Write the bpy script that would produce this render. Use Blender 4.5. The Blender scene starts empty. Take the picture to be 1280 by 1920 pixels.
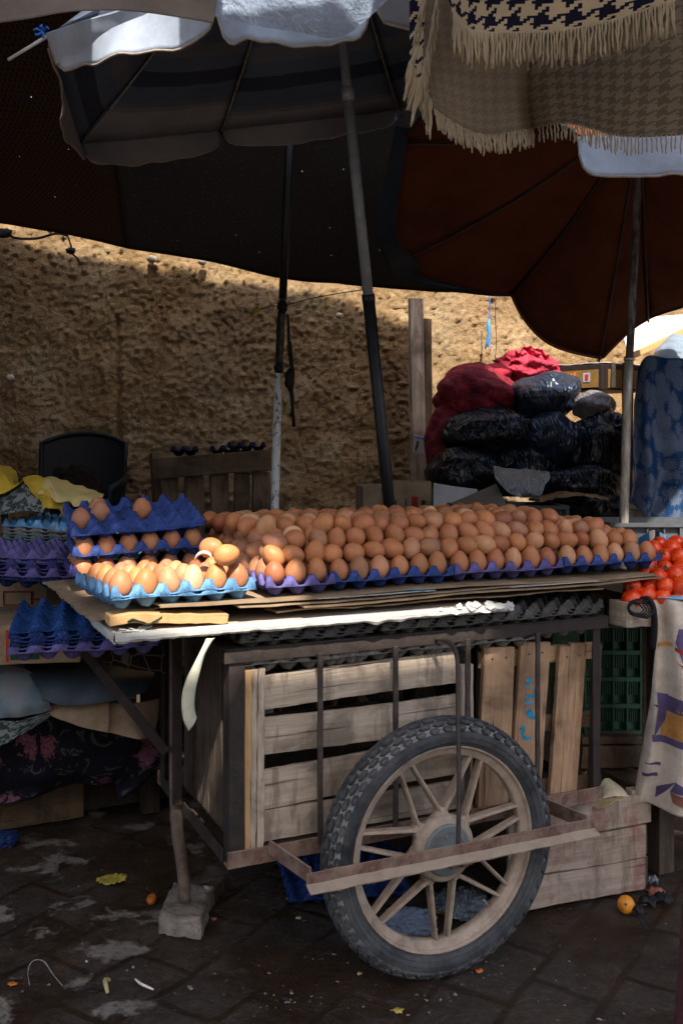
import bpy, bmesh, math, random
from mathutils import Vector, Matrix, Euler, noise
R = math.radians
random.seed(7)
sc = bpy.context.scene
col = sc.collection
# ---------------------------------------------------------------- camera
FPX = 35/36*1920.0
CAMZ = 1.14
cd = bpy.data.cameras.new('camera'); cam = bpy.data.objects.new('camera', cd); col.objects.link(cam)
cd.sensor_fit = 'VERTICAL'; cd.sensor_height = 36; cd.lens = 35; cd.clip_start = .02; cd.clip_end = 500
cam.location = (0, 0, CAMZ); cam.rotation_euler = (math.pi/2, 0, 0); cd.shift_y = -123/1920
sc.camera = cam
# ---------------------------------------------------------------- light
SUN_EL, SUN_AZ = 50.0, 8.0        # degrees; azimuth 0 = straight behind the camera, positive = behind right
w = bpy.data.worlds.new('World'); sc.world = w; w.use_nodes = True
wn = w.node_tree.nodes; bg = wn['Background']; bg.inputs['Strength'].default_value = .15
sky = wn.new('ShaderNodeTexSky'); sky.sky_type = 'NISHITA'; sky.sun_disc = False
sky.sun_elevation = R(SUN_EL); sky.sun_rotation = R(180-SUN_AZ)
sky.dust_density = 2.5; sky.air_density = 1.0; sky.ozone_density = 1.0
w.node_tree.links.new(sky.outputs[0], bg.inputs[0])
sl = bpy.data.lights.new('sun', 'SUN'); sl.energy = 4.2; sl.angle = R(1.1); sl.color = (1, .93, .82)
so = bpy.data.objects.new('sun', sl); col.objects.link(so)
sdir = Vector((math.sin(R(SUN_AZ))*math.cos(R(SUN_EL)), -math.cos(R(SUN_AZ))*math.cos(R(SUN_EL)), math.sin(R(SUN_EL))))
so.rotation_euler = sdir.to_track_quat('Z', 'Y').to_euler(); so.location = (0, -3, 6)
sc.view_settings.view_transform = 'Standard'; sc.view_settings.look = 'None'
sc.view_settings.exposure = 1.28; sc.view_settings.gamma = 1
sc.cycles.max_bounces = 6; sc.cycles.diffuse_bounces = 4
sc.cycles.use_adaptive_sampling = True
try: sc.cycles.use_denoising = True
except Exception: pass
# ---------------------------------------------------------------- placing helpers
def ray(px, py): return Vector(((px-640)/FPX, 1, (837-py)/FPX))
def at(px, py, Y):
    d = ray(px, py); return Vector((0, 0, CAMZ)) + d*(Y/d.y)
def atz(px, py, z):
    d = ray(px, py); return Vector((0, 0, CAMZ)) + d*((z-CAMZ)/d.z)
# the cart's own frame: u along its side, v away from us
CO = Vector((.177, 2.233, 0)); TH = math.atan(FPX/4070)
U = Vector((math.cos(TH), math.sin(TH), 0)); V = Vector((-math.sin(TH), math.cos(TH), 0)); Z = Vector((0, 0, 1))
def C(u, v, z): return CO + U*u + V*v + Z*z
def atv(px, py, v):
    d = ray(px, py); p0 = Vector((0, 0, CAMZ)); t = (CO+V*v-p0).dot(V)/d.dot(V); return p0+d*t
def smooth(x): x = max(0., min(1., x)); return x*x*(3-2*x)
def lerp(a, b, t): return a+(b-a)*t
def nz(x, y=0, z=0): return noise.noise(Vector((x, y, z)))
# ---------------------------------------------------------------- object helpers
def wloc(o):
    p = Vector((0, 0, 0))
    while o is not None: p = p+Vector(o.location); o = o.parent
    return p
def tag(o, label=None, cat=None, group=None, kind=None):
    if label: o['label'] = label
    if cat: o['category'] = cat
    if group: o['group'] = group
    if kind: o['kind'] = kind
    return o
def thing(name, loc, label, cat, group=None):
    o = bpy.data.objects.new(name, None); col.objects.link(o); o.location = loc; o.empty_display_size = .05
    return tag(o, label, cat, group)
class MB:
    def __init__(s): s.v = []; s.f = []; s.uv = []; s.mi = []
    def add(s, vs, fs, uvs=None, mi=0):
        b = len(s.v); s.v += [Vector(p) for p in vs]
        for i, f in enumerate(fs):
            s.f.append([b+k for k in f]); s.mi.append(mi)
            s.uv.append(uvs[i] if uvs else [(0, 0)]*len(f))
    def beam(s, p0, p1, wd, ht, up=Z, seg=1, jit=0., mi=0, taper=1., bend=None):
        p0 = Vector(p0); p1 = Vector(p1); d = (p1-p0); L = d.length; d = d/L
        up = Vector(up); sd = d.cross(up).normalized(); up = sd.cross(d).normalized()
        r0 = random.random()*7; vs = []
        for i in range(seg+1):
            t = i/seg; c = p0.lerp(p1, t)
            if bend: c = c+bend(t)
            k = lerp(1, taper, t)
            for a, b in ((-1, -1), (1, -1), (1, 1), (-1, 1)):
                j = Vector((random.uniform(-1, 1), random.uniform(-1, 1), random.uniform(-1, 1)))*jit if jit else Vector()
                vs.append(c+sd*(a*wd*k/2)+up*(b*ht*k/2)+j)
        fs = []; uv = []
        for i in range(seg):
            u0, u1 = r0+L*i/seg, r0+L*(i+1)/seg; o = i*4; vv = r0
            for k in range(4):
                k2 = (k+1) % 4; ww = wd if k % 2 == 0 else ht
                fs.append([o+k, o+k2, o+4+k2, o+4+k]); uv.append([(u0, vv), (u0, vv+ww), (u1, vv+ww), (u1, vv)]); vv += ww
        e = seg*4
        fs += [[3, 2, 1, 0], [e, e+1, e+2, e+3]]; q = [(r0, r0), (r0+ht*.2, r0), (r0+ht*.2, r0+wd), (r0, r0+wd)]; uv += [q, q]
        s.add(vs, fs, uv, mi)
    def tube(s, pts, rad, n=10, mi=0, caps=True):
        pts = [Vector(p) for p in pts]; m = len(pts)
        if not hasattr(rad, '__len__'): rad = [rad]*m
        vs = []; prev = None; Ls = [0]
        for i in range(1, m): Ls.append(Ls[-1]+(pts[i]-pts[i-1]).length)
        for i, p in enumerate(pts):
            t = (pts[min(i+1, m-1)]-pts[max(i-1, 0)]).normalized()
            if prev is None:
                a = t.cross(Vector((0, 0, 1)) if abs(t.z) < .9 else Vector((0, 1, 0))).normalized()
            else: a = (prev-t*prev.dot(t)).normalized()
            prev = a; b = t.cross(a)
            for k in range(n):
                an = 2*math.pi*k/n; vs.append(p+(a*math.cos(an)+b*math.sin(an))*rad[i])
        fs = []; uv = []
        for i in range(m-1):
            for k in range(n):
                k2 = (k+1) % n
                fs.append([i*n+k, i*n+k2, (i+1)*n+k2, (i+1)*n+k]); c0 = 2*math.pi*rad[i]*k/n; c1 = 2*math.pi*rad[i]*(k+1)/n
                uv.append([(Ls[i], c0), (Ls[i], c1), (Ls[i+1], c1), (Ls[i+1], c0)])
        if caps:
            fs += [list(range(n))[::-1], [(m-1)*n+k for k in range(n)]]; uv += [[(0, 0)]*n, [(0, 0)]*n]
        s.add(vs, fs, uv, mi)
    def lathe(s, prof, origin, axis, n=32, mi=0):      # prof: (radius, along axis)
        ax = Vector(axis).normalized(); a = ax.cross(Z if abs(ax.z) < .9 else Vector((1, 0, 0))).normalized(); b = ax.cross(a)
        origin = Vector(origin); vs = []; m = len(prof)
        for r, h in prof:
            for k in range(n):
                an = 2*math.pi*k/n; vs.append(origin+ax*h+(a*math.cos(an)+b*math.sin(an))*r)
        fs = []; uv = []
        for i in range(m-1):
            for k in range(n):
                k2 = (k+1) % n; fs.append([i*n+k, i*n+k2, (i+1)*n+k2, (i+1)*n+k])
                uv.append([(k/n, i/m), ((k+1)/n, i/m), ((k+1)/n, (i+1)/m), (k/n, (i+1)/m)])
        s.add(vs, fs, uv, mi)
    def grid(s, fn, nu, nv, mi=0, us=1., vs_=1.):      # fn(a,b in 0..1) -> point
        vs = [fn(i/nu, j/nv) for j in range(nv+1) for i in range(nu+1)]; fs = []; uv = []
        for j in range(nv):
            for i in range(nu):
                k = j*(nu+1)+i; fs.append([k, k+1, k+nu+2, k+nu+1])
                a, b, c, d = i/nu*us, (i+1)/nu*us, j/nv*vs_, (j+1)/nv*vs_
                uv.append([(a, c), (b, c), (b, d), (a, d)])
        s.add(vs, fs, uv, mi)
    def blob(s, c, r, amp=.12, freq=2.2, seed=0, sub=4, ridge=.0, rot=None, mi=0, flat=None):
        bm = bmesh.new(); bmesh.ops.create_icosphere(bm, subdivisions=sub, radius=1)
        c = Vector(c); r = Vector(r) if hasattr(r, '__len__') else Vector((r, r, r)); vs = []
        for v in bm.verts:
            d = v.co.normalized(); n1 = noise.noise(d*freq+Vector((seed, seed*2.3, 5)))
            k = 1+amp*n1
            if ridge: k += ridge*(.5-abs(noise.noise(d*freq*2.4+Vector((seed, 3, seed)))))-ridge*.25*abs(noise.noise(d*freq*6+Vector((seed, 3, seed))))*2
            q = Vector((d.x*r.x, d.y*r.y, d.z*r.z))*k
            if flat is not None and q.z < -flat*r.z: q.z = -flat*r.z
            if rot: q = rot @ q
            vs.append(c+q)
        s.add(vs, [[v.index for v in f.verts] for f in bm.faces], None, mi); bm.free()
    def build(s, name, mat, parent=None, loc=None, sm=False, bevel=0, solid=0, sub=0, color=None, off=0):
        if parent is not None: org = wloc(parent); lc = Vector()
        else:
            if loc is None:
                n = len(s.v); loc = Vector((sum(p.x for p in s.v)/n, sum(p.y for p in s.v)/n, min(p.z for p in s.v)))
            org = Vector(loc); lc = org
        me = bpy.data.meshes.new(name); me.from_pydata([p-org for p in s.v], [], s.f)
        uvl = me.uv_layers.new(name='UVMap'); flat = []
        for f in s.uv:
            for q in f: flat += [q[0], q[1]]
        uvl.data.foreach_set('uv', flat)
        for m in (mat if isinstance(mat, (list, tuple)) else [mat]): me.materials.append(m)
        me.polygons.foreach_set('material_index', s.mi)
        if sm: me.polygons.foreach_set('use_smooth', [True]*len(me.polygons))
        me.update(); o = bpy.data.objects.new(name, me); col.objects.link(o); o.location = lc
        if parent is not None: o.parent = parent
        if solid:
            m = o.modifiers.new('solid', 'SOLIDIFY'); m.thickness = solid; m.offset = off
        if bevel:
            m = o.modifiers.new('bevel', 'BEVEL'); m.width = bevel; m.segments = 2; m.limit_method = 'ANGLE'
        if sub:
            m = o.modifiers.new('sub', 'SUBSURF'); m.levels = sub; m.render_levels = sub
        if color: o.color = (*color[:3], 1)
        return o
def copy_tree(o, parent=None):
    c = o.copy(); col.objects.link(c)
    if parent is not None: c.parent = parent
    for ch in list(o.children): copy_tree(ch, c)
    return c
def catmull(P, t):                       # P list of Vectors, t 0..1
    n = len(P)-1; x = min(max(t, 0), 1)*n; i = min(int(x), n-1); f = x-i
    p0 = P[max(i-1, 0)]; p1 = P[i]; p2 = P[i+1]; p3 = P[min(i+2, n)]
    return .5*((2*p1)+(p2-p0)*f+(2*p0-5*p1+4*p2-p3)*f*f+(3*p1-p0-3*p2+p3)*f*f*f)
def surf(rows):                          # rows of control points -> fn(a,b)
    def fn(a, b): return catmull([catmull(r, a) for r in rows], b)
    return fn
def wrinkled(fn, amp, freq, seed, axis=Vector((0, 1, 0)), folds=0, fold_amp=0):
    def g(a, b):
        p = fn(a, b)
        n = noise.noise(p*freq+Vector((seed, 0, seed)))*.6+noise.noise(p*freq*2.3+Vector((seed, 9, 0)))*.3+noise.noise(p*freq*5)*.12-.7*abs(noise.noise(p*freq*1.4+Vector((7, seed, 2))))+.2
        k = fold_amp*math.sin(a*folds*2*math.pi+2*nz(b*2, seed)+seed)*b if folds else 0
        return p+axis*(n*amp+k)
    return g
# ---------------------------------------------------------------- material helpers
class NT:
    def __init__(s, name):
        s.m = bpy.data.materials.new(name); s.m.use_nodes = True; s.t = s.m.node_tree; s.n = s.t.nodes; s.l = s.t.links
        s.b = s.n['Principled BSDF']; s.out = s.n['Material Output']
    def put(s, sock, v):
        if v is None: return
        if isinstance(v, bpy.types.NodeSocket): s.l.new(v, sock)
        elif isinstance(v, (tuple, list)) and sock.type == 'RGBA': sock.default_value = (*v[:3], 1)
        else: sock.default_value = v
    def tc(s, k='Object'): return s.n.new('ShaderNodeTexCoord').outputs[k]
    def vmul(s, v, sc_, off=(0, 0, 0), rot=(0, 0, 0)):
        m = s.n.new('ShaderNodeMapping'); s.l.new(v, m.inputs[0]); m.inputs['Scale'].default_value = sc_ if hasattr(sc_, '__len__') else (sc_,)*3
        m.inputs['Location'].default_value = off; m.inputs['Rotation'].default_value = rot; return m.outputs[0]
    def noise(s, vec, scale, detail=4, rough=.55, dist=0, col=False):
        n = s.n.new('ShaderNodeTexNoise'); s.put(n.inputs['Vector'], vec); n.inputs['Scale'].default_value = scale
        n.inputs['Detail'].default_value = detail; n.inputs['Roughness'].default_value = rough; n.inputs['Distortion'].default_value = dist
        return n.outputs['Color' if col else 'Fac']
    def vor(s, vec, scale, out='Distance', feat='F1', rnd=1):
        n = s.n.new('ShaderNodeTexVoronoi'); n.feature = feat; s.put(n.inputs['Vector'], vec); n.inputs['Scale'].default_value = scale
        n.inputs['Randomness'].default_value = rnd; return n.outputs[out]
    def ramp(s, fac, stops, interp='LINEAR'):
        r = s.n.new('ShaderNodeValToRGB'); s.put(r.inputs[0], fac); e = r.color_ramp.elements; r.color_ramp.interpolation = interp
        while len(e) < len(stops): e.new(.5)
        for i, (p, c) in enumerate(stops):
            e[i].position = p; e[i].color = (*c[:3], 1) if hasattr(c, '__len__') else (c, c, c, 1)
        return r.outputs[0]
    def math(s, op, a, b=None, c=None):
        m = s.n.new('ShaderNodeMath'); m.operation = op; s.put(m.inputs[0], a)
        if b is not None: s.put(m.inputs[1], b)
        if c is not None: s.put(m.inputs[2], c)
        return m.outputs[0]
    def mix(s, f, a, b, mode='MIX'):
        m = s.n.new('ShaderNodeMix'); m.data_type = 'RGBA'; m.blend_type = mode
        s.put(m.inputs[0], f); s.put(m.inputs[6], a); s.put(m.inputs[7], b); return m.outputs[2]
    def sep(s, v):
        m = s.n.new('ShaderNodeSeparateXYZ'); s.l.new(v, m.inputs[0]); return m.outputs
    def bump(s, h, strength=.5, dist=.01, prev=None):
        b = s.n.new('ShaderNodeBump'); s.put(b.inputs['Height'], h); b.inputs['Strength'].default_value = strength
        b.inputs['Distance'].default_value = dist
        if prev is not None: s.l.new(prev, b.inputs['Normal'])
        return b.outputs[0]
    def objcol(s): return s.n.new('ShaderNodeObjectInfo').outputs['Color']
    def objrnd(s): return s.n.new('ShaderNodeObjectInfo').outputs['Random']
    def set(s, color=None, rough=None, metal=None, normal=None, spec=None, **kw):
        s.put(s.b.inputs['Base Color'], color); s.put(s.b.inputs['Roughness'], rough); s.put(s.b.inputs['Metallic'], metal)
        s.put(s.b.inputs['Normal'], normal); s.put(s.b.inputs['Specular IOR Level'], spec)
        for k, v in kw.items(): s.put(s.b.inputs[k.replace('_', ' ')], v)
        return s.m
    def translucent(s, color, fac):
        t = s.n.new('ShaderNodeBsdfTranslucent'); s.put(t.inputs[0], color); m = s.n.new('ShaderNodeMixShader')
        s.put(m.inputs[0], fac); s.l.new(s.b.outputs[0], m.inputs[1]); s.l.new(t.outputs[0], m.inputs[2]); s.l.new(m.outputs[0], s.out.inputs[0]); s.last = m.outputs[0]
        return s.m
    def holes(s, mask):                  # mask 1 = hole
        t = s.n.new('ShaderNodeBsdfTransparent'); m = s.n.new('ShaderNodeMixShader'); src = s.out.inputs[0].links[0].from_socket
        s.put(m.inputs[0], mask); s.l.new(src, m.inputs[1]); s.l.new(t.outputs[0], m.inputs[2]); s.l.new(m.outputs[0], s.out.inputs[0]); return s.m
def rgb(r, g, b):                        # sRGB 0-255 to linear
    return tuple((c/255/12.92 if c/255 < .04045 else ((c/255+.055)/1.055)**2.4) for c in (r, g, b))
M = {}
def wood(name, a, b, dark=(.02, .013, .008), stain=.5, rough=.85, bump=.5, paint=None):
    n = NT(name); uv = n.tc('UV'); ob = n.tc('Object')
    g1 = n.noise(n.vmul(uv, (6, 110, 1)), 1, 7, .72, .5)
    g2 = n.noise(n.vmul(uv, (1.6, 22, 1)), 1, 4, .6, 1.2)
    gr = n.math('ADD', n.math('MULTIPLY', g1, .55), n.math('MULTIPLY', g2, .45))
    c = n.ramp(gr, [(.3, b), (.5, tuple((x+y)/2 for x, y in zip(a, b))), (.68, a)])
    st = n.ramp(n.noise(ob, 7, 5, .6, .5), [(.45, 0), (.62, 1)])
    c = n.mix(n.math('MULTIPLY', st, stain), c, dark)
    st2 = n.ramp(n.noise(n.vmul(ob, (11, 11, 5)), 1, 6, .7), [(.58, 0), (.64, 1)])
    c = n.mix(n.math('MULTIPLY', st2, stain*.5), c, tuple(x*.5 for x in b))
    dust = n.ramp(n.noise(ob, 160, 3, .7), [(.6, 0), (.75, 1)])
    c = n.mix(n.math('MULTIPLY', dust, .25), c, (.42, .36, .3))
    cr = n.ramp(n.noise(n.vmul(uv, (2.5, 130, 1), (3, 8, 0)), 1, 3, .5, .3), [(.30, 1), (.36, 0)])
    c = n.mix(n.math('MULTIPLY', cr, .7), c, dark)
    knot = n.ramp(n.vor(n.vmul(uv, (4, 9, 1)), 1), [(.05, 1), (.12, 0)])
    c = n.mix(n.math('MULTIPLY', knot, .5), c, dark)
    dr = n.ramp(n.noise(n.vmul(ob, (26, 26, 4.5), (7, 3, 1)), 1, 6, .7, .4), [(.53, 0), (.62, 1)])
    c = n.mix(n.math('MULTIPLY', dr, stain*.9), c, tuple(x*.45 for x in b))
    if paint:
        pm = n.ramp(n.noise(n.vmul(ob, (9, 9, 7), (2, 1, 4)), 1, 7, .72), [(.5, 0), (.6, 1)])
        c = n.mix(n.math('MULTIPLY', pm, .55), c, paint)
    h = n.math('SUBTRACT', gr, n.math('MULTIPLY', cr, .6))
    nm = n.bump(h, bump, .004)
    M[name] = n.set(c, n.ramp(g1, [(.3, rough-.1), (.7, min(1, rough+.1))]), 0, nm, .25); return M[name]
wood('crate_wood', (.60, .485, .37), (.27, .205, .145), dark=(.07, .05, .036), stain=.62, bump=.9)
wood('pallet_wood', (.55, .35, .205), (.29, .16, .085), stain=.5)
wood('bright_wood', (.58, .36, .17), (.42, .24, .10), dark=(.10, .05, .02), stain=.25)
wood('old_wood', (.47, .37, .29), (.23, .17, .125), dark=(.08, .055, .04), stain=.55, paint=(.22, .055, .05))
wood('dark_wood', (.12, .085, .06), (.05, .034, .024), stain=.5)
wood('back_wood', (.19, .12, .07), (.09, .055, .03), stain=.6)
def metal_rust(name, a, b, dustc, dust=.5, rough=.7):
    n = NT(name); ob = n.tc('Object')
    f = n.noise(ob, 38, 7, .72, .4); c = n.ramp(f, [(.35, a), (.6, b)])
    p = n.ramp(n.noise(n.vmul(ob, 1, (4, 2, 1)), 14, 6, .7), [(.45, 0), (.6, 1)]); c = n.mix(n.math('MULTIPLY', p, dust), c, dustc)
    up = n.sep(n.n.new('ShaderNodeNewGeometry').outputs['Normal'])[2]
    c = n.mix(n.math('MULTIPLY', n.ramp(up, [(.3, 0), (.9, 1)]), dust), c, dustc)
    M[name] = n.set(c, n.ramp(f, [(.3, rough-.15), (.7, rough+.15)]), .0, n.bump(n.noise(ob, 120, 6, .7), .5, .003), .35); return M[name]
metal_rust('frame_iron', (.014, .010, .009), (.036, .024, .019), (.05, .037, .03), .25)
metal_rust('rusty_iron', (.075, .035, .025), (.19, .105, .078), (.30, .22, .165), .5, .8)
metal_rust('dusty_iron', (.17, .115, .085), (.34, .25, .175), (.40, .31, .23), .5, .85)
metal_rust('leg_iron', (.05, .038, .03), (.14, .09, .065), (.2, .15, .12), .4)
metal_rust('rod_iron', (.02, .017, .016), (.06, .04, .032), (.12, .09, .07), .2, .55)
# ---------------------------------------------------------------- more materials
def mk_pulp():
    n = NT('pulp_card'); ob = n.tc('Object'); c = n.objcol()
    f = n.noise(ob, 260, 4, .7); f2 = n.noise(ob, 18, 4, .6)
    c2 = n.mix(1, c, n.ramp(f2, [(.3, .55), (.7, 1.25)]), 'MULTIPLY')
    c3 = n.mix(n.ramp(f, [(.55, 0), (.8, .35)]), c2, (.5, .52, .62))
    M['pulp'] = n.set(c3, .95, 0, n.bump(n.math('ADD', f, n.math('MULTIPLY', n.noise(ob, 90, 3), .8)), .8, .003), .12)
mk_pulp()
def mk_egg():
    n = NT('egg_shell'); ob = n.tc('Object'); c = n.objcol(); r = n.objrnd()
    mv = n.n.new('ShaderNodeVectorMath'); mv.operation = 'ADD'; n.l.new(ob, mv.inputs[0])
    cb = n.n.new('ShaderNodeCombineXYZ'); n.l.new(n.math('MULTIPLY', r, 9), cb.inputs[0]); n.l.new(n.math('MULTIPLY', r, 31), cb.inputs[1]); n.l.new(cb.outputs[0], mv.inputs[1]); v = mv.outputs[0]
    sp = n.ramp(n.noise(v, 420, 2, .6), [(.62, 0), (.72, 1)]); big = n.noise(v, 40, 3)
    c2 = n.mix(1, c, n.ramp(big, [(.3, .86), (.7, 1.1)]), 'MULTIPLY'); c2 = n.mix(n.math('MULTIPLY', sp, .28), c2, (.12, .04, .02))
    n.set(c2, .5, 0, n.bump(n.noise(v, 700, 2), .12, .001), .35)
    n.b.inputs['Subsurface Weight'].default_value = .12; n.b.inputs['Subsurface Radius'].default_value = (.006, .003, .0015)
    n.b.inputs['Subsurface Scale'].default_value = .5
    M['egg'] = n.m
mk_egg()
def plain(name, c, rough=.8, spec=.3, nscale=30, var=.25, bump=.3, bd=.003, metal=0, **kw):
    n = NT(name); ob = n.tc('Object'); f = n.noise(ob, nscale, 6, .65)
    k = n.mix(1, c, n.ramp(f, [(.3, 1-var), (.7, 1+var)]), 'MULTIPLY')
    n.set(k, rough, metal, n.bump(n.noise(ob, nscale*4, 5, .65), bump, bd), spec, **kw); M[name] = n.m; return n
def tinted(name, rough=.8, spec=.3, nscale=30, var=.3, bump=.4, bd=.003):
    n = NT(name); ob = n.tc('Object'); f = n.noise(ob, nscale, 6, .65); f2 = n.noise(ob, nscale/5, 4, .6)
    k = n.mix(1, n.objcol(), n.ramp(f, [(.3, 1-var), (.7, 1+var)]), 'MULTIPLY'); k = n.mix(1, k, n.ramp(f2, [(.35, 1-var), (.65, 1+var*.6)]), 'MULTIPLY')
    n.set(k, rough, 0, n.bump(n.noise(ob, nscale*3, 5, .65), bump, bd), spec); M[name] = n.m; return n
tinted('fabric_tint', .92, .15, 40, .25, .4, .004)
tinted('plastic_tint', .42, .4, 25, .15, .1, .002)
tinted('paper_tint', .85, .2, 22, .15, .2, .002)
def mk_card():
    n = NT('cardboard'); ob = n.tc('Object'); f = n.noise(ob, 9, 6, .65); c = n.ramp(f, [(.35, (.2, .135, .082)), (.62, (.33, .235, .15))])
    c = n.mix(n.ramp(n.noise(ob, 55, 5, .7), [(.58, 0), (.7, .5)]), c, (.12, .075, .045))
    M['cardboard'] = n.set(c, .9, 0, n.bump(n.noise(ob, 90, 4), .35, .002), .15)
mk_card()
plain('board_top', (.46, .38, .31), .75, .25, 12, .18, .25)
plain('white_laminate', (.47, .455, .42), .6, .3, 24, .12, .6, .004)
plain('stone', (.25, .21, .17), .95, .15, 22, .45, 1.0, .01)
plain('black_plastic_flat', (.004, .005, .006), .5, .3)
plain('hub_metal', (.17, .185, .18), .55, .4, 20, .3, .3, metal=.2)
plain('rope_black', (.012, .012, .014), .7, .3)
def mk_wheelpaint():
    n = NT('rim_paint'); ob = n.tc('Object'); f = n.noise(ob, 30, 6, .7)
    c = n.ramp(f, [(.3, (.28, .205, .15)), (.7, (.46, .36, .27))])
    g = n.ramp(n.noise(ob, 9, 6, .7), [(.5, 0), (.66, 1)]); c = n.mix(n.math('MULTIPLY', g, .75), c, (.10, .072, .05))
    M['rim'] = n.set(c, .72, 0, n.bump(n.noise(ob, 140, 4, .7), .5, .002), .3)
    n = NT('tyre_rubber'); ob = n.tc('Object'); f = n.noise(ob, 14, 7, .72); c = n.ramp(f, [(.34, (.022, .024, .027)), (.62, (.085, .085, .086))])
    d = n.ramp(n.noise(ob, 70, 5, .75), [(.55, 0), (.72, 1)]); c = n.mix(n.math('MULTIPLY', d, .4), c, (.16, .14, .12))
    M['tyre'] = n.set(c, .72, 0, n.bump(n.noise(ob, 220, 4, .7), .5, .0015), .3)
    n = NT('tread_groove'); ob = n.tc('Object'); f = n.noise(ob, 40, 6, .7)
    M['groove'] = n.set(n.ramp(f, [(.3, (.10, .095, .088)), (.6, (.26, .245, .225))]), .85, 0, n.bump(n.noise(ob, 220, 4, .7), .5, .0015), .2)
mk_wheelpaint()
def mk_wall():
    n = NT('mud_wall'); ob = n.tc('Object'); f = n.noise(ob, 3.2, 8, .68, .3); c = n.ramp(f, [(.32, (.38, .225, .105)), (.5, (.56, .365, .185)), (.7, (.72, .53, .32))])
    g = n.ramp(n.noise(ob, 1.3, 5, .6), [(.5, 0), (.65, 1)]); c = n.mix(n.math('MULTIPLY', g, .3), c, (.36, .28, .2))
    s = n.ramp(n.noise(ob, 48, 6, .75), [(.40, 1), (.47, 0)]); c = n.mix(n.math('MULTIPLY', s, .5), c, (.15, .08, .035))
    lt = n.ramp(n.noise(ob, 36, 5, .7), [(.58, 0), (.68, 1)]); c = n.mix(n.math('MULTIPLY', lt, .5), c, (.8, .63, .4))
    h = n.math('ADD', n.noise(ob, 50, 9, .8, .4), n.math('MULTIPLY', n.noise(ob, 170, 6, .75), .5))
    M['wall'] = n.set(c, .95, 0, n.bump(h, 1.0, .032), .1)
mk_wall()
def mk_ground():
    n = NT('wet_paving'); ob = n.tc('Object')
    f = n.noise(ob, 2.2, 9, .7, .4); mud = n.ramp(f, [(.35, (.018, .010, .0055)), (.55, (.036, .021, .012)), (.72, (.075, .046, .028))])
    # pavers in rows turned like the cart
    m = n.vmul(ob, (1, 1, 1), (0, 0, 0), (0, 0, R(-58))); w_ = n.noise(ob, 5, 3, .5, 0, True)
    add = n.n.new('ShaderNodeVectorMath'); add.operation = 'MULTIPLY_ADD'; n.l.new(w_, add.inputs[0]); add.inputs[1].default_value = (.03, .03, 0); n.l.new(m, add.inputs[2])
    br = n.n.new('ShaderNodeTexBrick'); n.l.new(add.outputs[0], br.inputs[0]); br.inputs['Scale'].default_value = 1; br.inputs['Brick Width'].default_value = .24
    br.inputs['Row Height'].default_value = .16; br.inputs['Mortar Size'].default_value = .012; br.inputs['Mortar Smooth'].default_value = .6; br.inputs['Bias'].default_value = 0
    br.inputs['Color1'].default_value = (.2, .2, .2, 1); br.inputs['Color2'].default_value = (.8, .8, .8, 1); br.inputs['Mortar'].default_value = (.3, .3, .3, 1)
    brf = br.outputs['Fac']; brc = br.outputs['Color']
    expo = n.ramp(n.noise(ob, 2.6, 6, .65), [(.42, 0), (.52, 1)])      # where the mud is worn off the pavers
    pav = n.ramp(n.noise(ob, 75, 6, .8), [(.38, (.05, .042, .036)), (.62, (.15, .135, .12))])
    pav = n.mix(1, pav, n.ramp(brc, [(0, .8), (1, 1.25)]), 'MULTIPLY')
    inv = n.math('SUBTRACT', 1, brf); c = n.mix(n.math('MULTIPLY', n.math('MULTIPLY', expo, inv), .3), mud, pav)
    sx = n.sep(ob)
    left = n.ramp(sx[0], [(0, 1), (1, 0)]); ls = n.n.new('ShaderNodeMapRange'); n.l.new(sx[0], ls.inputs[0]); ls.inputs[1].default_value = -.45; ls.inputs[2].default_value = -.25; ls.inputs[3].default_value = 1; ls.inputs[4].default_value = .0
    dry = n.ramp(n.noise(n.vmul(ob, 1, (3.3, 1.2, 0)), 7, 6, .6), [(.555, 0), (.60, 1)])
    dm = n.math('MULTIPLY', n.math('MULTIPLY', dry, n.ramp(n.noise(ob, 60, 6, .75), [(.36, .25), (.5, 1)])), n.math('MULTIPLY', ls.outputs[0], .85)); c = n.mix(dm, c, (.24, .21, .18))
    sp = n.ramp(n.noise(ob, 38, 8, .8), [(.60, 0), (.68, 1)]); c = n.mix(n.math('MULTIPLY', sp, .35), c, (.22, .2, .185))
    sp2 = n.ramp(n.noise(n.vmul(ob, 1, (5, 5, 5)), 5, 7, .75), [(.57, 0), (.66, 1)]); c = n.mix(n.math('MULTIPLY', n.math('MULTIPLY', sp2, sp), .8), c, (.36, .35, .34))
    red = n.ramp(n.noise(ob, 6, 4), [(.6, 0), (.72, .35)]); c = n.mix(red, c, (.085, .04, .022))
    h = n.math('ADD', n.math('MULTIPLY', n.math('MULTIPLY', brf, n.ramp(n.noise(ob, 3.7, 4), [(.4, 0), (.6, 1)])), -.22), n.math('ADD', n.noise(ob, 30, 8, .75), n.math('MULTIPLY', n.noise(ob, 6, 4), .9)))
    wet = n.ramp(n.noise(ob, 4.1, 6, .65), [(.42, .3), (.6, .7)]); wet = n.math('ADD', wet, n.math('MULTIPLY', dm, .4))
    M['ground'] = n.set(c, wet, 0, n.bump(h, .9, .010), .26)
mk_ground()
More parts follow.
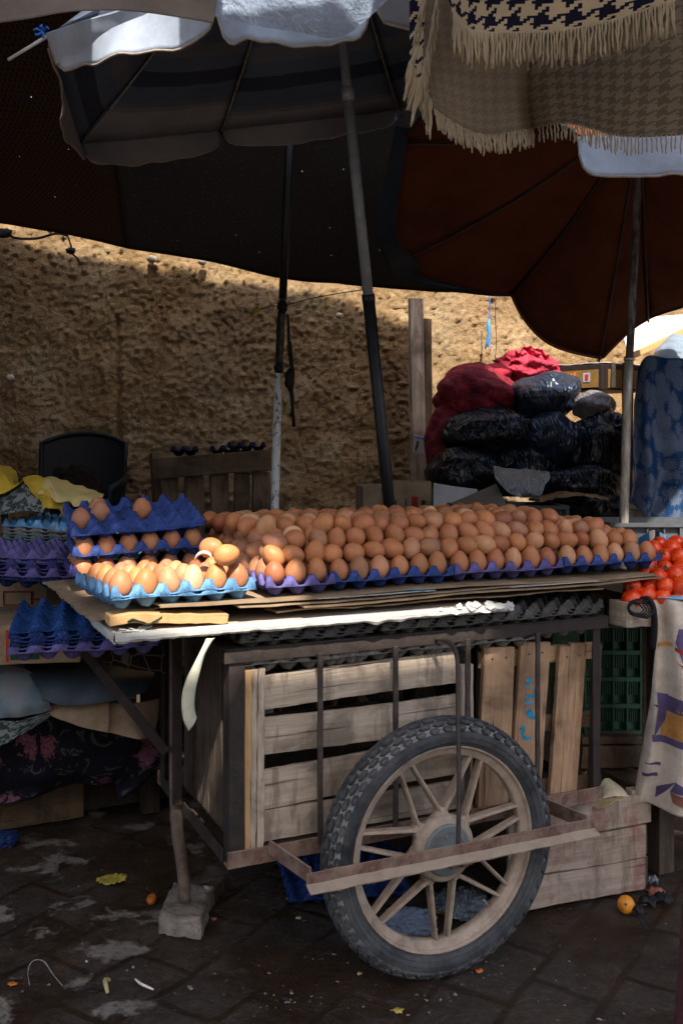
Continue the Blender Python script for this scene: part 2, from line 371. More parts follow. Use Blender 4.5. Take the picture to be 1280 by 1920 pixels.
def cloth_mat(name, color, rough=.9, trans=0, tcol=None, bump=None, spec=.1, holes=None):
    n = NT(name); c = color(n) if callable(color) else color
    ob = n.tc('Object'); d = n.noise(ob, 6, 6, .65)
    if not isinstance(c, bpy.types.NodeSocket): c = n.mix(1, c, n.ramp(d, [(.3, .65), (.7, 1.15)]), 'MULTIPLY')
    h = n.math('ADD', n.noise(ob, 60, 4, .6), n.noise(ob, 700, 1)); n.set(c, rough, 0, n.bump(h, .35, .002), spec)
    if trans: n.translucent(tcol or c, trans)
    if holes: n.holes(holes(n))
    M[name] = n.m; return n.m
def stripes(n):                          # u = around, v = from hub to edge, in metres
    uv = n.sep(n.tc('UV')); v = uv[1]; ob = n.tc('Object')
    w_ = n.math('ADD', v, n.math('MULTIPLY', n.noise(ob, 9, 3), .015))
    c = n.ramp(w_, [(0, (.11, .135, .18)), (.55, (.10, .125, .17)), (.68, (.15, .155, .18)), (.74, (.105, .13, .18)), (.80, (.045, .053, .08)), (.862, (.095, .118, .16)), (.93, (.12, .135, .16)), (.955, (.19, .18, .19)), (.975, (.25, .24, .25))], 'CONSTANT')
    st = n.ramp(n.noise(ob, 30, 5, .7), [(.68, 0), (.72, 1)]); c = n.mix(n.math('MULTIPLY', st, .35), c, (.1, .085, .075))
    return n.mix(1, c, n.ramp(n.noise(ob, 4, 6, .6), [(.3, .7), (.7, 1.1)]), 'MULTIPLY')
cloth_mat('stripe_canopy', stripes, .85, .12)
cloth_mat('white_canopy', (.50, .58, .72), .85, .2)
cloth_mat('rust_canopy', (.12, .036, .016), .9, .03, (.12, .03, .01))
cloth_mat('navy_trim', (.03, .04, .055), .85)
cloth_mat('grey_cloth', (.33, .30, .29), .9, .1)
def hounds(s, a=(.52, .42, .29), b=(.012, .012, .03)):
    def f(n):
        uv = n.sep(n.tc('UV')); i = n.math('FLOOR', n.math('MULTIPLY', uv[0], 8/s)); j = n.math('FLOOR', n.math('MULTIPLY', uv[1], 8/s))
        wi = n.math('LESS_THAN', n.math('FLOORED_MODULO', i, 8), 4); wj = n.math('LESS_THAN', n.math('FLOORED_MODULO', j, 8), 4)
        tw = n.math('LESS_THAN', n.math('FLOORED_MODULO', n.math('ADD', i, j), 4), 2)
        k = n.math('ADD', n.math('MULTIPLY', tw, wi), n.math('MULTIPLY', n.math('SUBTRACT', 1, tw), wj))
        c = n.mix(k, a, b)
        return n.mix(1, c, n.ramp(n.noise(n.tc('Object'), 5, 5), [(.3, .75), (.7, 1.1)]), 'MULTIPLY')
    return f
cloth_mat('houndstooth_big', hounds(.042), .95)
cloth_mat('houndstooth_thin', hounds(.025, (.40, .33, .245), (.25, .2, .15)), .95, .5)
cloth_mat('cream_fringe', (.5, .41, .29), .95, .1)
cloth_mat('lining', hounds(.025, (.50, .41, .30), (.41, .33, .24)), .95, .5)
def quilt(n):
    uv = n.tc('UV'); v = n.vor(n.vmul(uv, (30, 30, 1)), 1, 'Distance', 'F1', .15); m = n.ramp(v, [(.3, 0), (.36, 1), (.5, 0)])
    return n.mix(m, (.030, .017, .011), (.09, .045, .022))
def hole(thr, sc_):
    def f(n):
        a = n.n.new('ShaderNodeTexVoronoi'); a.voronoi_dimensions = '2D'; n.l.new(n.tc('UV'), a.inputs['Vector']); a.inputs['Scale'].default_value = sc_
        return n.math('MULTIPLY', n.math('LESS_THAN', a.outputs['Distance'], thr), n.math('GREATER_THAN', n.sep(a.outputs['Color'])[0], .55))
    return f
cloth_mat('quilt_dark', quilt, .95, 0, None, None, .05, hole(.013, 5.0))
def speck(n):
    m = n.ramp(n.vor(n.tc('UV'), 60), [(.12, 1), (.2, 0)]); return n.mix(m, (.030, .024, .020), (.08, .066, .052))
cloth_mat('speckle_dark', speck, .95, 0, None, None, .05, hole(.009, 3.5))
def damask(n):
    uv = n.tc('UV'); a = n.vor(n.vmul(uv, (26, 17, 1)), 1, 'Distance', 'F1', .8); b = n.noise(uv, 75, 5, .65, 3)
    f = n.math('ADD', a, n.math('MULTIPLY', n.math('SUBTRACT', b, .5), 1.1)); m = n.ramp(f, [(.60, 1), (.68, 0)])
    rg = n.ramp(n.math('FRACT', n.math('MULTIPLY', f, 6)), [(.3, 0), (.5, 1)]); c = n.mix(n.math('MULTIPLY', rg, .6), (.10, .12, .17), (.022, .04, .09))
    return n.mix(m, (.006, .030, .085), c)
cloth_mat('damask', damask, .8)
def floral(n):
    uv = n.tc('UV'); a = n.vor(n.vmul(uv, (7, 7, 1)), 1, 'Distance', 'F1', .9); b = n.noise(uv, 30, 4, .6, 1)
    f = n.math('ADD', a, n.math('MULTIPLY', n.math('SUBTRACT', b, .5), .9)); m = n.ramp(f, [(.2, 1), (.34, 0)])
    pet = n.mix(n.noise(uv, 4), (.42, .12, .13), (.2, .15, .25)); pet = n.mix(n.ramp(n.math('FRACT', n.math('MULTIPLY', f, 9)), [(.3, 0), (.6, 1)]), pet, (.12, .03, .05))
    lf = n.ramp(n.noise(uv, 16, 3, .5, 2), [(.6, 0), (.64, 1)]); base = n.mix(lf, (.012, .01, .018), (.06, .07, .055)); return n.mix(m, base, pet)
cloth_mat('floral', floral, .85)
def printd(n):
    uv = n.tc('UV'); m = n.ramp(n.noise(uv, 34, 5, .6, 1.2), [(.48, 0), (.54, 1)]); return n.mix(m, (.035, .05, .05), (.2, .21, .2))
cloth_mat('print_dark', printd, .9)
cloth_mat('yellow_cloth', (.5, .34, .04), .85)
cloth_mat('cream_cloth', (.58, .47, .2), .85)
cloth_mat('dirty_sheet', lambda n: n.mix(n.ramp(n.noise(n.tc('Object'), 11, 7, .7), [(.45, 0), (.68, .75)]), (.66, .56, .46), (.30, .23, .175)), .8)
def glossy_bag(name, c, rough=.3, spec=.6, scale=9):
    n = NT(name); ob = n.tc('Object'); h = n.noise(n.vmul(ob, (1.8, 1, .6)), scale*.8, 2, .45, 2.6); h2 = n.noise(ob, scale*2.5, 2, .5, 2)
    rd = n.math('ABSOLUTE', n.math('SUBTRACT', h, .5)); n.set(c, rough, 0, n.bump(n.math('ADD', n.math('MULTIPLY', rd, -2.2), n.math('MULTIPLY', h2, .08)), .8, .02), spec); M[name] = n.m; return n
glossy_bag('black_bag', (.004, .005, .008), .33, .4)
glossy_bag('blue_black_bag', (.010, .018, .035), .3, .5)
def mk_mesh_sack():
    n = NT('red_mesh'); ob = n.tc('Object'); w_ = n.noise(ob, 16, 5, .65); net = n.ramp(n.vor(n.vmul(ob, (120, 120, 90)), 1, 'Distance', 'DISTANCE_TO_EDGE'), [(.04, 1), (.12, 0)])
    c = n.mix(1, n.objcol(), n.ramp(w_, [(.35, .45), (.65, 1.15)]), 'MULTIPLY'); c = n.mix(n.math('MULTIPLY', net, .35), c, (.45, .06, .08))
    lum = n.vor(ob, 22); n.set(c, .75, 0, n.bump(n.math('ADD', n.math('MULTIPLY', lum, -1.2), w_), .9, .02), .2); M['red_mesh'] = n.m
mk_mesh_sack()
def mk_clear():
    n = NT('clear_film'); ob = n.tc('Object'); h = n.noise(ob, 9, 6, .65, 3); h2 = n.noise(ob, 40, 5, .7, 2)
    n.set((.42, .52, .70), .16, 0, n.bump(n.math('ADD', h, n.math('MULTIPLY', h2, .4)), 1, .03), .8); n.translucent((.6, .68, .8), .35); M['film'] = n.m
mk_clear()
def mk_tomato():
    n = NT('tomato_skin'); ob = n.tc('Object'); f = n.noise(ob, 25, 3); n.set(n.ramp(f, [(.3, (.62, .018, .006)), (.7, (.85, .09, .01))]), .28, 0, None, .4, Coat_Weight=.1); M['tomato'] = n.m
mk_tomato()
plain('orange_skin', (.75, .27, .02), .45, .4, 40, .15, .3, .002)
plain('leaf_green', (.05, .08, .035), .6, .35, 60, .4, .4)
plain('pole_grey', (.23, .25, .27), .45, .4, 40, .25, .2)
plain('pole_black', (.012, .012, .014), .4, .4, 40, .3, .5)
def mk_chipped():
    n = NT('chipped_white'); ob = n.tc('Object'); m = n.ramp(n.noise(n.vmul(ob, (60, 60, 28)), 1, 6, .75), [(.41, 1), (.45, 0)])
    zz = n.sep(ob)[2]; M['chipped'] = n.set(n.mix(n.math('MULTIPLY', m, .9), (.8, .79, .76), (.06, .04, .03)), .6, 0, n.bump(m, .4, .001), .3)
    n = NT('stained_pole'); ob = n.tc('Object'); m = n.ramp(n.noise(n.vmul(ob, (40, 40, 12)), 1, 6, .75), [(.4, 1), (.6, 0)])
    M['stained'] = n.set(n.mix(m, (.2, .18, .17), (.03, .022, .018)), .6, 0, n.bump(m, .4, .001), .3)
    n = NT('galvanised'); ob = n.tc('Object'); f = n.noise(n.vmul(ob, (70, 70, 12)), 1, 5, .7)
    M['galv'] = n.set(n.ramp(f, [(.35, (.16, .13, .1)), (.6, (.36, .33, .29)), (.8, (.5, .47, .43))]), .5, .3, n.bump(f, .3, .001), .4)
mk_chipped()
plain('hem', (.3, .25, .21), .95, .1, 80)
plain('blue_string', (.02, .14, .55), .5, .4)
plain('rope_brown', (.12, .07, .045), .9, .1); plain('yellow_tape', (.45, .38, .03), .6, .2)
plain('rust_hem', (.16, .07, .05), .8, .25)
plain('blocker_grey', (.16, .16, .16), .9, .1)  # only for the opaque sun blockers added out of view
plain('blue_paint', (.03, .26, .42), .7, .2, 60, .4)
plain('strap', (.50, .48, .36), .5, .4, 50, .15, .3, .002)
plain('slate_plastic', (.035, .045, .055), .45, .4, 10, .4, .2)
cloth_mat('pale_blue_cloth', lambda n: n.mix(n.ramp(n.noise(n.tc('Object'), 6, 3), [(.45, 0), (.55, 1)]), (.09, .14, .165), (.17, .175, .18)), .85)
cloth_mat('brown_print', lambda n: n.mix(n.ramp(n.vor(n.tc('UV'), 16, 'Distance', 'DISTANCE_TO_EDGE', .5), [(.02, 1), (.04, 0)]), (.035, .022, .018), (.22, .19, .15)), .8)
plain('print_red', (.32, .03, .02), .8, .2); plain('print_green', (.015, .05, .03), .8, .2); plain('print_brown', (.10, .06, .045), .8, .2)
plain('print_dark_ink', (.05, .035, .03), .8, .2); plain('print_purple', (.10, .075, .16), .85, .15, 30, .3); plain('print_ochre', (.50, .24, .07), .85, .15, 30, .3); plain('print_redfade', (.26, .10, .075), .85, .15, 30, .3)
plain('print_black', (.02, .012, .01), .6, .3); plain('print_yellow', (.18, .10, .025), .7, .25); plain('print_orange', (.6, .16, .02), .7, .2); plain('print_grey', (.3, .32, .38), .7, .2)
plain('straw', (.02, .014, .01), .95, .1, 60, .5, 1, .01); plain('pebble', (.5, .42, .32), .9, .2, 40, .2, .4)
glossy_bag('wrap_grey', (.16, .15, .16), .4, .5); glossy_bag('grey_film', (.2, .22, .24), .3, .6, 20)
n_ = M['red_mesh'].copy(); n_.name = 'pink_mesh'; M['pink_mesh'] = n_
plain('pale_sheet', (.35, .35, .36), .7, .3, 12, .2); plain('cream_card', (.62, .55, .42), .85, .2, 14, .15); plain('corrugated', (.55, .47, .34), .9, .1, 50, .2, .5)
plain('husk', (.42, .33, .16), .8, .2, 40, .3, .5); plain('husk_yellow', (.42, .33, .06), .75, .25, 60, .3, .5); plain('orange_dark', (.45, .13, .02), .6, .3, 60, .3)
plain('black_plastic', (.02, .022, .024), .45, .4); plain('grey_plastic', (.07, .075, .085), .45, .4); plain('yellow_plastic', (.42, .27, .02), .45, .4, 20, .1); plain('green_plastic', (.03, .085, .045), .5, .35, 20, .3)
plain('bread', (.55, .42, .28), .9, .1); plain('sky_plastic', (.2, .5, .75), .4, .4, 8, .2, .3); plain('sky_blue', (.03, .22, .6), .5, .4); plain('red_post', (.06, .02, .02), .7, .3, 30, .5, .6)
cloth_mat('wrap_stripe', lambda n: n.ramp(n.math('FRACT', n.math('MULTIPLY', n.sep(n.tc('UV'))[0], 12)), [(0, (.02, .14, .35)), (.45, (.6, .5, .4)), (.65, (.012, .014, .02)), (.8, (.25, .4, .6))], 'CONSTANT'), .6)
cloth_mat('blocker_thin', (.66, .62, .57), .9, .5, (.66, .62, .56))  # translucent, so the added sheets overhead glow like a softbox
plain('navy_scrap', (.01, .03, .12), .6, .3)
cloth_mat('side_sky_blocker', (.035, .028, .025), .95)  # only for the added sheets that block sky from the sides
plain('pale_wrap', (.15, .19, .24), .6, .3, 20, .3)
# ================================================================ SETTING
def build_ground():
    def axis(lo, hi, step, far):
        a = []; x = lo
        while x <= hi+1e-6: a.append(x); x += step
        k = step; l = a[0]; r = a[-1]; pre = []; post = []
        while l > -far: k *= 1.6; l -= k; r += k; pre.append(l); post.append(r)
        return pre[::-1]+a+post
    xs = axis(-1.6, 1.9, .02, 70); ys = axis(1.4, 4.4, .02, 70); mb = MB(); vs = []
    for y in ys:
        for x in xs:
            near = -1.7 < x < 2 and 1.3 < y < 4.6
            z = (noise.noise(Vector((x*2.2, y*2.2, 0)))*.010+noise.noise(Vector((x*9, y*9, 3)))*.004+noise.noise(Vector((x*28, y*28, 3)))*.0016) if near else 0
            vs.append((x, y, z-.004))
    n = len(xs); fs = [[j*n+i, j*n+i+1, (j+1)*n+i+1, (j+1)*n+i] for j in range(len(ys)-1) for i in range(n-1)]
    mb.add(vs, fs); o = mb.build('ground', M['ground'], loc=Vector((0, 0, 0)), sm=True); tag(o, kind='structure')
build_ground()
WY = 4.6
def build_wall():
    mb = MB(); res = .0095; x0, x1, z0, z1 = -2.2, 2.9, .25, 2.35
    nu = int((x1-x0)/res); nv = int((z1-z0)/res)
    def f(a, b):
        x = lerp(x0, x1, a); z = lerp(z0, z1, b); p = Vector((x, z, 0))
        ed = min(a, 1-a, b, 1-b)*20; ed = min(1, ed)
        d = noise.noise(p*2.1)*.035+noise.noise(p*7)*.016+noise.noise(Vector((x*18, z*19, 5)))*.004+noise.noise(Vector((x*46, z*48, 2)))*.0065+noise.noise(Vector((x*80, z*82, 2)))*.007
        r = noise.noise(Vector((x*48, z*50, 9))); d += max(0, r-.12)*.03
        cx = -1.035+.012*nz(z*9, 2); d -= .03*math.exp(-((x-cx)/.012)**2)*(1 if z < 1.75 else 0)
        for zz, k in ((1.62, .005), (1.2, .004)):
            d -= k*math.exp(-((z-zz-.03*nz(x*2, zz))/.02)**2)
        return Vector((x, WY-d*ed, z))
    mb.grid(f, nu, nv)
    # plain continuation of the wall around the detailed part, and its back
    X0, X1, Z1 = -7, 8, 2.75
    q = lambda *p: mb.add([Vector(v) for v in p], [[0, 1, 2, 3]], [[(0, 0), (1, 0), (1, 1), (0, 1)]])
    q((X0, WY, -.05), (x0, WY, -.05), (x0, WY, Z1), (X0, WY, Z1)); q((x1, WY, -.05), (X1, WY, -.05), (X1, WY, Z1), (x1, WY, Z1))
    q((x0, WY, -.05), (x1, WY, -.05), (x1, WY, z0), (x0, WY, z0)); q((x0, WY, z1), (x1, WY, z1), (x1, WY, Z1), (x0, WY, Z1))
    q((X0, WY, Z1), (X1, WY, Z1), (X1, WY+.4, Z1), (X0, WY+.4, Z1)); q((X1, WY+.4, -.05), (X0, WY+.4, -.05), (X0, WY+.4, Z1), (X1, WY+.4, Z1))
    q((X0, WY+.4, -.05), (X0, WY, -.05), (X0, WY, Z1), (X0, WY+.4, Z1)); q((X1, WY, -.05), (X1, WY+.4, -.05), (X1, WY+.4, Z1), (X1, WY, Z1))
    o = mb.build('mud_wall', M['wall'], loc=Vector((0, WY, 0)), sm=True)
    tag(o, 'rough ochre mud and straw wall lit along its top behind the stalls', 'wall')
build_wall()
# ================================================================ THE HANDCART
UL, UR, ZB, ZT, VD = -.448, .503, .277, .712, .568
cart = thing('handcart', C(0, .28, 0), 'rusty iron handcart frame on a cast motorcycle wheel, carrying the egg table', 'handcart')
I = M['frame_iron']
def angle(mb, p0, p1, a1, a2, w1=.034, w2=.034, t=.004):
    """angle iron: two flanges from the corner line p0-p1, one towards a1, the other towards a2"""
    p0 = Vector(p0); p1 = Vector(p1); a1 = Vector(a1).normalized(); a2 = Vector(a2).normalized()
    mb.beam(p0+a1*w1/2+a2*t/2, p1+a1*w1/2+a2*t/2, w1 if abs(a1.dot(Z)) < .5 else t, t if abs(a1.dot(Z)) < .5 else w1, up=Z if abs((p1-p0).normalized().z) < .5 else a2, seg=8, jit=.0006) if abs((p1-p0).normalized().z) < .5 else mb.beam(p0+a1*w1/2+a2*t/2, p1+a1*w1/2+a2*t/2, w1, t, up=a2, seg=8, jit=.0006)
    q0 = p0+a2*(w2/2+t)+a1*t/2; q1 = p1+a2*(w2/2+t)+a1*t/2
    if abs((p1-p0).normalized().z) < .5: mb.beam(q0, q1, w2 if abs(a2.dot(Z)) < .5 else t, t if abs(a2.dot(Z)) < .5 else w2, up=Z, seg=8, jit=.0006)
    else: mb.beam(q0, q1, w2, t, up=a1, seg=8, jit=.0006)
def build_cart():
    mb = MB()                                            # corner posts
    for u, v, au, av in ((UL, 0, 1, 1), (UR, 0, -1, 1), (UL, VD, 1, -1), (UR, VD, -1, -1)):
        m = MB(); wd = .034 if u == UL else .022
        angle(m, C(u, v, ZB), C(u, v, ZT-.002), U*au, V*av, wd, wd); m.build('corner_post', I, cart, bevel=.001)
    m = MB(); angle(m, C(UL-.012, -.006, ZT+.012), C(UR+.02, -.006, ZT+.012), V, -Z, .03, .026); m.build('top_rail', I, cart, bevel=.001)
    m = MB(); angle(m, C(UL-.012, VD+.006, ZT+.012), C(UR+.02, VD+.006, ZT+.012), -V, -Z, .03, .026); m.build('top_rail', I, cart, bevel=.001)
    m = MB(); angle(m, C(UL-.008, .026, ZT+.011), C(UL-.008, VD-.026, ZT+.011), U, -Z, .03, .026); m.build('end_rail', I, cart, bevel=.001)
    m = MB(); angle(m, C(UR+.008, .026, ZT+.011), C(UR+.008, VD-.026, ZT+.011), -U, -Z, .03, .026); m.build('end_rail', I, cart, bevel=.001)
    RI = M['rusty_iron']
    m = MB(); angle(m, C(UL-.005, -.006, ZB-.004), C(UR+.005, -.006, ZB-.004), V, Z, .03, .03); m.build('bottom_rail', RI, cart, bevel=.001)
    m = MB(); angle(m, C(UL-.005, VD+.006, ZB-.004), C(UR+.005, VD+.006, ZB-.004), -V, Z, .03, .03); m.build('bottom_rail', RI, cart, bevel=.001)
    m = MB(); angle(m, C(UL-.006, .03, ZB-.003), C(UL-.006, VD-.03, ZB-.003), U, Z, .03, .026); m.build('end_rail', I, cart, bevel=.001)
    m = MB(); angle(m, C(UR+.006, .03, ZB-.003), C(UR+.006, VD-.03, ZB-.003), -U, Z, .03, .026); m.build('end_rail', I, cart, bevel=.001)
    for px in (600, 741, 876, 1007):
        p = atv(px, 1220, -.010); u = (p-CO).dot(U)
        m = MB(); m.beam(C(u, -.0105, ZB+.016), C(u, -.0105, ZT-.012), .012, .006, up=V, seg=10, jit=.0006); m.build('upright_bar', M['rod_iron'], cart, bevel=.001)
        m = MB(); m.beam(C(u, VD+.0105, ZB+.016), C(u, VD+.0105, ZT-.012), .012, .006, up=V, seg=10, jit=.0006); m.build('upright_bar', M['rod_iron'], cart, bevel=.001)
    # floor boards of the cart
    for i in range(6):
        v = .05+i*.092; m = MB(); m.beam(C(UL+.04, v, ZB+.012), C(UR-.04, v, ZB+.012), .085, .012, seg=10, jit=.001); m.build('floor_board', M['dark_wood'], cart, bevel=.001)
    # beam carrying the wheel outside the frame
    vo = -.178; pl = atv(574, 1652, vo); pr = atv(1112, 1553, vo); ul = (pl-CO).dot(U); ur = (pr-CO).dot(U); zo = .290
    m = MB(); m.beam(C(ul, vo, zo+.013), C(ur, vo, zo+.013), .004, .022, seg=24, jit=.0007); m.build('wheel_beam', RI, cart, bevel=.001)
    m = MB(); m.beam(C(ul, vo-.012, zo-.003), C(ur, vo-.012, zo-.003), .026, .004, up=Z*.93-V*.36, seg=24, jit=.0009); m.build('beam_ledge', M['dusty_iron'], cart, bevel=.001)
    for ue, uf in ((ul+.012, ul-.012), (ur-.015, ur-.04)):
        m = MB(); m.beam(C(ue, vo+.006, zo+.016), C(uf, -.008, zo+.016), .005, .03, seg=6, jit=.0006); m.beam(C(ue+.013, vo+.004, zo+.001), C(uf+.013, -.008, zo+.001), .03, .004, seg=6, jit=.0005)
        m.build('bracket', RI, cart, bevel=.001)
    # bent stay rod
    pu = (atv(860, 1500, vo)-CO).dot(U)
    pts = [atv(818, 1198, -.012), atv(832, 1201, -.035), atv(846, 1209, -.06), atv(855, 1226, -.085), atv(858, 1262, -.105), atv(858, 1340, -.13), atv(860, 1470, -.16), C(pu, vo+.004, zo+.006)]
    pp = [catmull(pts, t/28) for t in range(29)]; m = MB(); m.tube(pp, .0052, 8); m.build('stay_rod', M['rod_iron'], cart, sm=True)
    # leg, brace and handle at the left end
    m = MB(); L = [C(UL-.02, .345, z) for z in (.69, .5, .36)]+[C(UL-.016, .345, .24), C(UL-.004, .34, .15), C(UL+.002, .335, .065)]
    m.tube([catmull(L, t/24) for t in range(25)], .0145, 12); m.build('leg', M['leg_iron'], cart, sm=True)
    a = C(UL-.045, .333, .425); b = at(150, 1212, 2.26); e = b+(b-a)*.35+Vector((0, 0, -.03))
    m = MB(); m.beam(a, b, .018, .022, seg=6, jit=.0006); m.beam(b, e, .018, .022, seg=3, jit=.0006); m.build('handle', I, cart, bevel=.002)
    m = MB(); m.beam(C(UL-.02, .33, .69), C(UL-.02, .33, .30), .02, .02, up=V); m.build('leg_brace', I, cart, bevel=.001)
build_cart()
# ---------------------------------------------------------------- wheels
def build_wheel(v0, facing=-1, detail=True):
    ctr = C(.0005, v0, .277); A = V*facing                # A points out of the hub towards the street
    wheel = bpy.data.objects.new('wheel', None); col.objects.link(wheel); wheel.parent = cart; wheel.location = ctr-wloc(cart)
    def P(th, r, w_): return ctr+U*(math.cos(th)*r)+Z*(math.sin(th)*r)+A*w_
    rc, rr, rw = .2435, .0295, .0355
    def tp(th, ph, e=0): return P(th, rc+(rr+e)*math.cos(ph), (rw+e)*math.sin(ph))
    mb = MB(); NT_, NP = 96, 28; ph0, ph1 = R(-158), R(158)
    vs = [tp(2*math.pi*i/NT_, lerp(ph0, ph1, j/NP)) for i in range(NT_) for j in range(NP+1)]; fs = []; mi = []
    for i in range(NT_):
        for j in range(NP):
            k = NP+1; a = i*k+j; b = ((i+1) % NT_)*k+j; fs.append([a, b, b+1, a+1]); mi.append(1 if abs(lerp(ph0, ph1, (j+.5)/NP)) < R(72) else 0)
    mb.add(vs, fs); mb.mi = mi
    for r_, ph_ in ((.0011, R(112)), (.0011, R(92)), (.001, R(132))):   # sidewall ribs
        for sgn in (-1, 1):
            pts = [tp(2*math.pi*i/72, sgn*ph_, .0006) for i in range(73)]; mb.tube(pts, r_, 5, 0, False)
    N = 50; hx = [(-.5, 0), (-.28, .5), (.28, .5), (.5, 0), (.28, -.5), (-.28, -.5)]
    for row, ph in enumerate((-58, -35, -11.7, 11.7, 35, 58)):
        for i in range(N):
            th = 2*math.pi*(i+.5*(row % 2))/N; dth = 2*math.pi/N*(.92 if abs(ph) < 50 else .80); dph = R(20.5 if abs(ph) < 50 else 24)
            jt = random.uniform(-.03, .03); lo = []; hi = []
            for hxx, hyy in hx:
                wob = 1
                lo.append(tp(th+dth*(hxx+jt), R(ph)+dph*hyy, -.001)); hi.append(tp(th+dth*hxx*.86+dth*jt, R(ph)+dph*hyy*.84, .0062))
            mb.add(lo+hi, [[6, 7, 8, 9, 10, 11]]+[[k, (k+1) % 6, 6+(k+1) % 6, 6+k] for k in range(6)])
            mb.add([tp(th-dth*.2, R(ph), .0064), tp(th+dth*.2, R(ph), .0064), tp(th+dth*.2, R(ph)+dph*.05, .0064), tp(th-dth*.2, R(ph)+dph*.05, .0064)], [[0, 1, 2, 3]], None, 1)
    t = mb.build('tyre', [M['tyre'], M['groove']], wheel, sm=False)
    me = t.data; me.polygons.foreach_set('use_smooth', [i < NT_*NP for i in range(len(me.polygons))])
    mb = MB(); prof = [(.2045, -.026), (.2075, -.0265), (.2085, -.023), (.205, -.020), (.201, -.0185), (.1955, -.014), (.188, -.012), (.185, -.009), (.185, .009), (.188, .012), (.1955, .014), (.201, .0185), (.205, .020), (.2085, .023), (.2075, .0265), (.2045, .026), (.201, .02), (.2, 0), (.201, -.02), (.2045, -.026)]; prof = [(r_+.0125, h_*.98) for r_, h_ in prof]; mb.lathe(prof, ctr, A, 96); rim = mb.build('rim', M['rim'], wheel, sm=True)
    # seven V-shaped pairs of spokes springing from a star-shaped hub web
    base = R(64.5)
    for k in range(7):
        nd = base+2*math.pi*(k+.5)/7
        for sgn in (-1, 1):
            end = nd+sgn*(math.pi/7-R(4.2)); m = MB(); p0 = P(nd+sgn*.06, .078, 0); p1 = P(end, .2005, 0)
            d = (p1-p0).normalized(); 
            m.beam(p0, p1, .0088, .021, up=A, seg=5, taper=.86); m.beam(p0+A*.0125, p1+A*.0105, .0052, .004, up=A, seg=3, taper=.8)
            m.build('spoke', M['rim'], wheel, bevel=.0022)
    m = MB(); n = 84; ring = []
    for i in range(n):
        th = 2*math.pi*i/n; c_ = math.cos(7*(th-base-math.pi/7)); ring.append((th, .072+.014*(c_ if c_ > 0 else c_*.55)))
    vs = []
    for wv, sc_ in ((-.013, .93), (-.010, 1), (.010, 1), (.013, .93), (.013, 0.3)): vs += [P(th, r*sc_, wv) for th, r in ring]
    fs = [[q*n+i, q*n+(i+1) % n, (q+1)*n+(i+1) % n, (q+1)*n+i] for q in range(4) for i in range(n)]; fs.append([i for i in range(n)])
    m.add(vs, fs); m.lathe([(.0, .028), (.064, .028), (.070, .022), (.072, .008), (.06, -.02), (.05, -.03), (.0, -.03)], ctr, A, 48)
    m.build('hub', M['rim'], wheel, sm=True)
    m = MB(); m.lathe([(0, .0345), (.014, .0345), (.0142, .0325), (.0385, .0325), (.0387, .0345), (.0515, .034), (.0545, .0325), (.056, .029), (.056, .018)], ctr, A, 56)
    for k in range(3):
        th = R(100+k*120); m.lathe([(0, .0375), (.003, .0375), (.0035, .0355), (.0035, .032)], P(th, .029, 0), A, 8)
    m.build('hub_cover', M['hub_metal'], wheel)
    m = MB(); m.tube([P(0, 0, -.05), P(0, 0, .10)], .006, 10); m.lathe([(0, .104), (.008, .104), (.010, .102), (.010, .095), (.0, .095)], ctr, A, 6); m.lathe([(0, .094), (.012, .094), (.012, .091), (0, .091)], ctr, A, 16)
    m.build('axle', M['rusty_iron'], wheel)
    m = MB(); m.beam(P(R(200), .03, .086), P(R(-14), .024, .086), .006, .018, up=A, seg=3, jit=.0006); m.build('axle_plate', M['rusty_iron'], wheel, bevel=.0015)
    th = R(-52); m = MB(); m.tube([P(th, .199, 0), P(th, .182, .003), P(th, .172, .004)], [.003, .0028, .0022], 8); m.build('valve', M['galv'], wheel, sm=True)
build_wheel(-.087); build_wheel(VD+.087, 1)
m = MB(); m.beam(C(.0, -.04, .262), C(.0, VD+.04, .262), .024, .024, seg=6); m.build('axle_tube', M['frame_iron'], cart, bevel=.002)
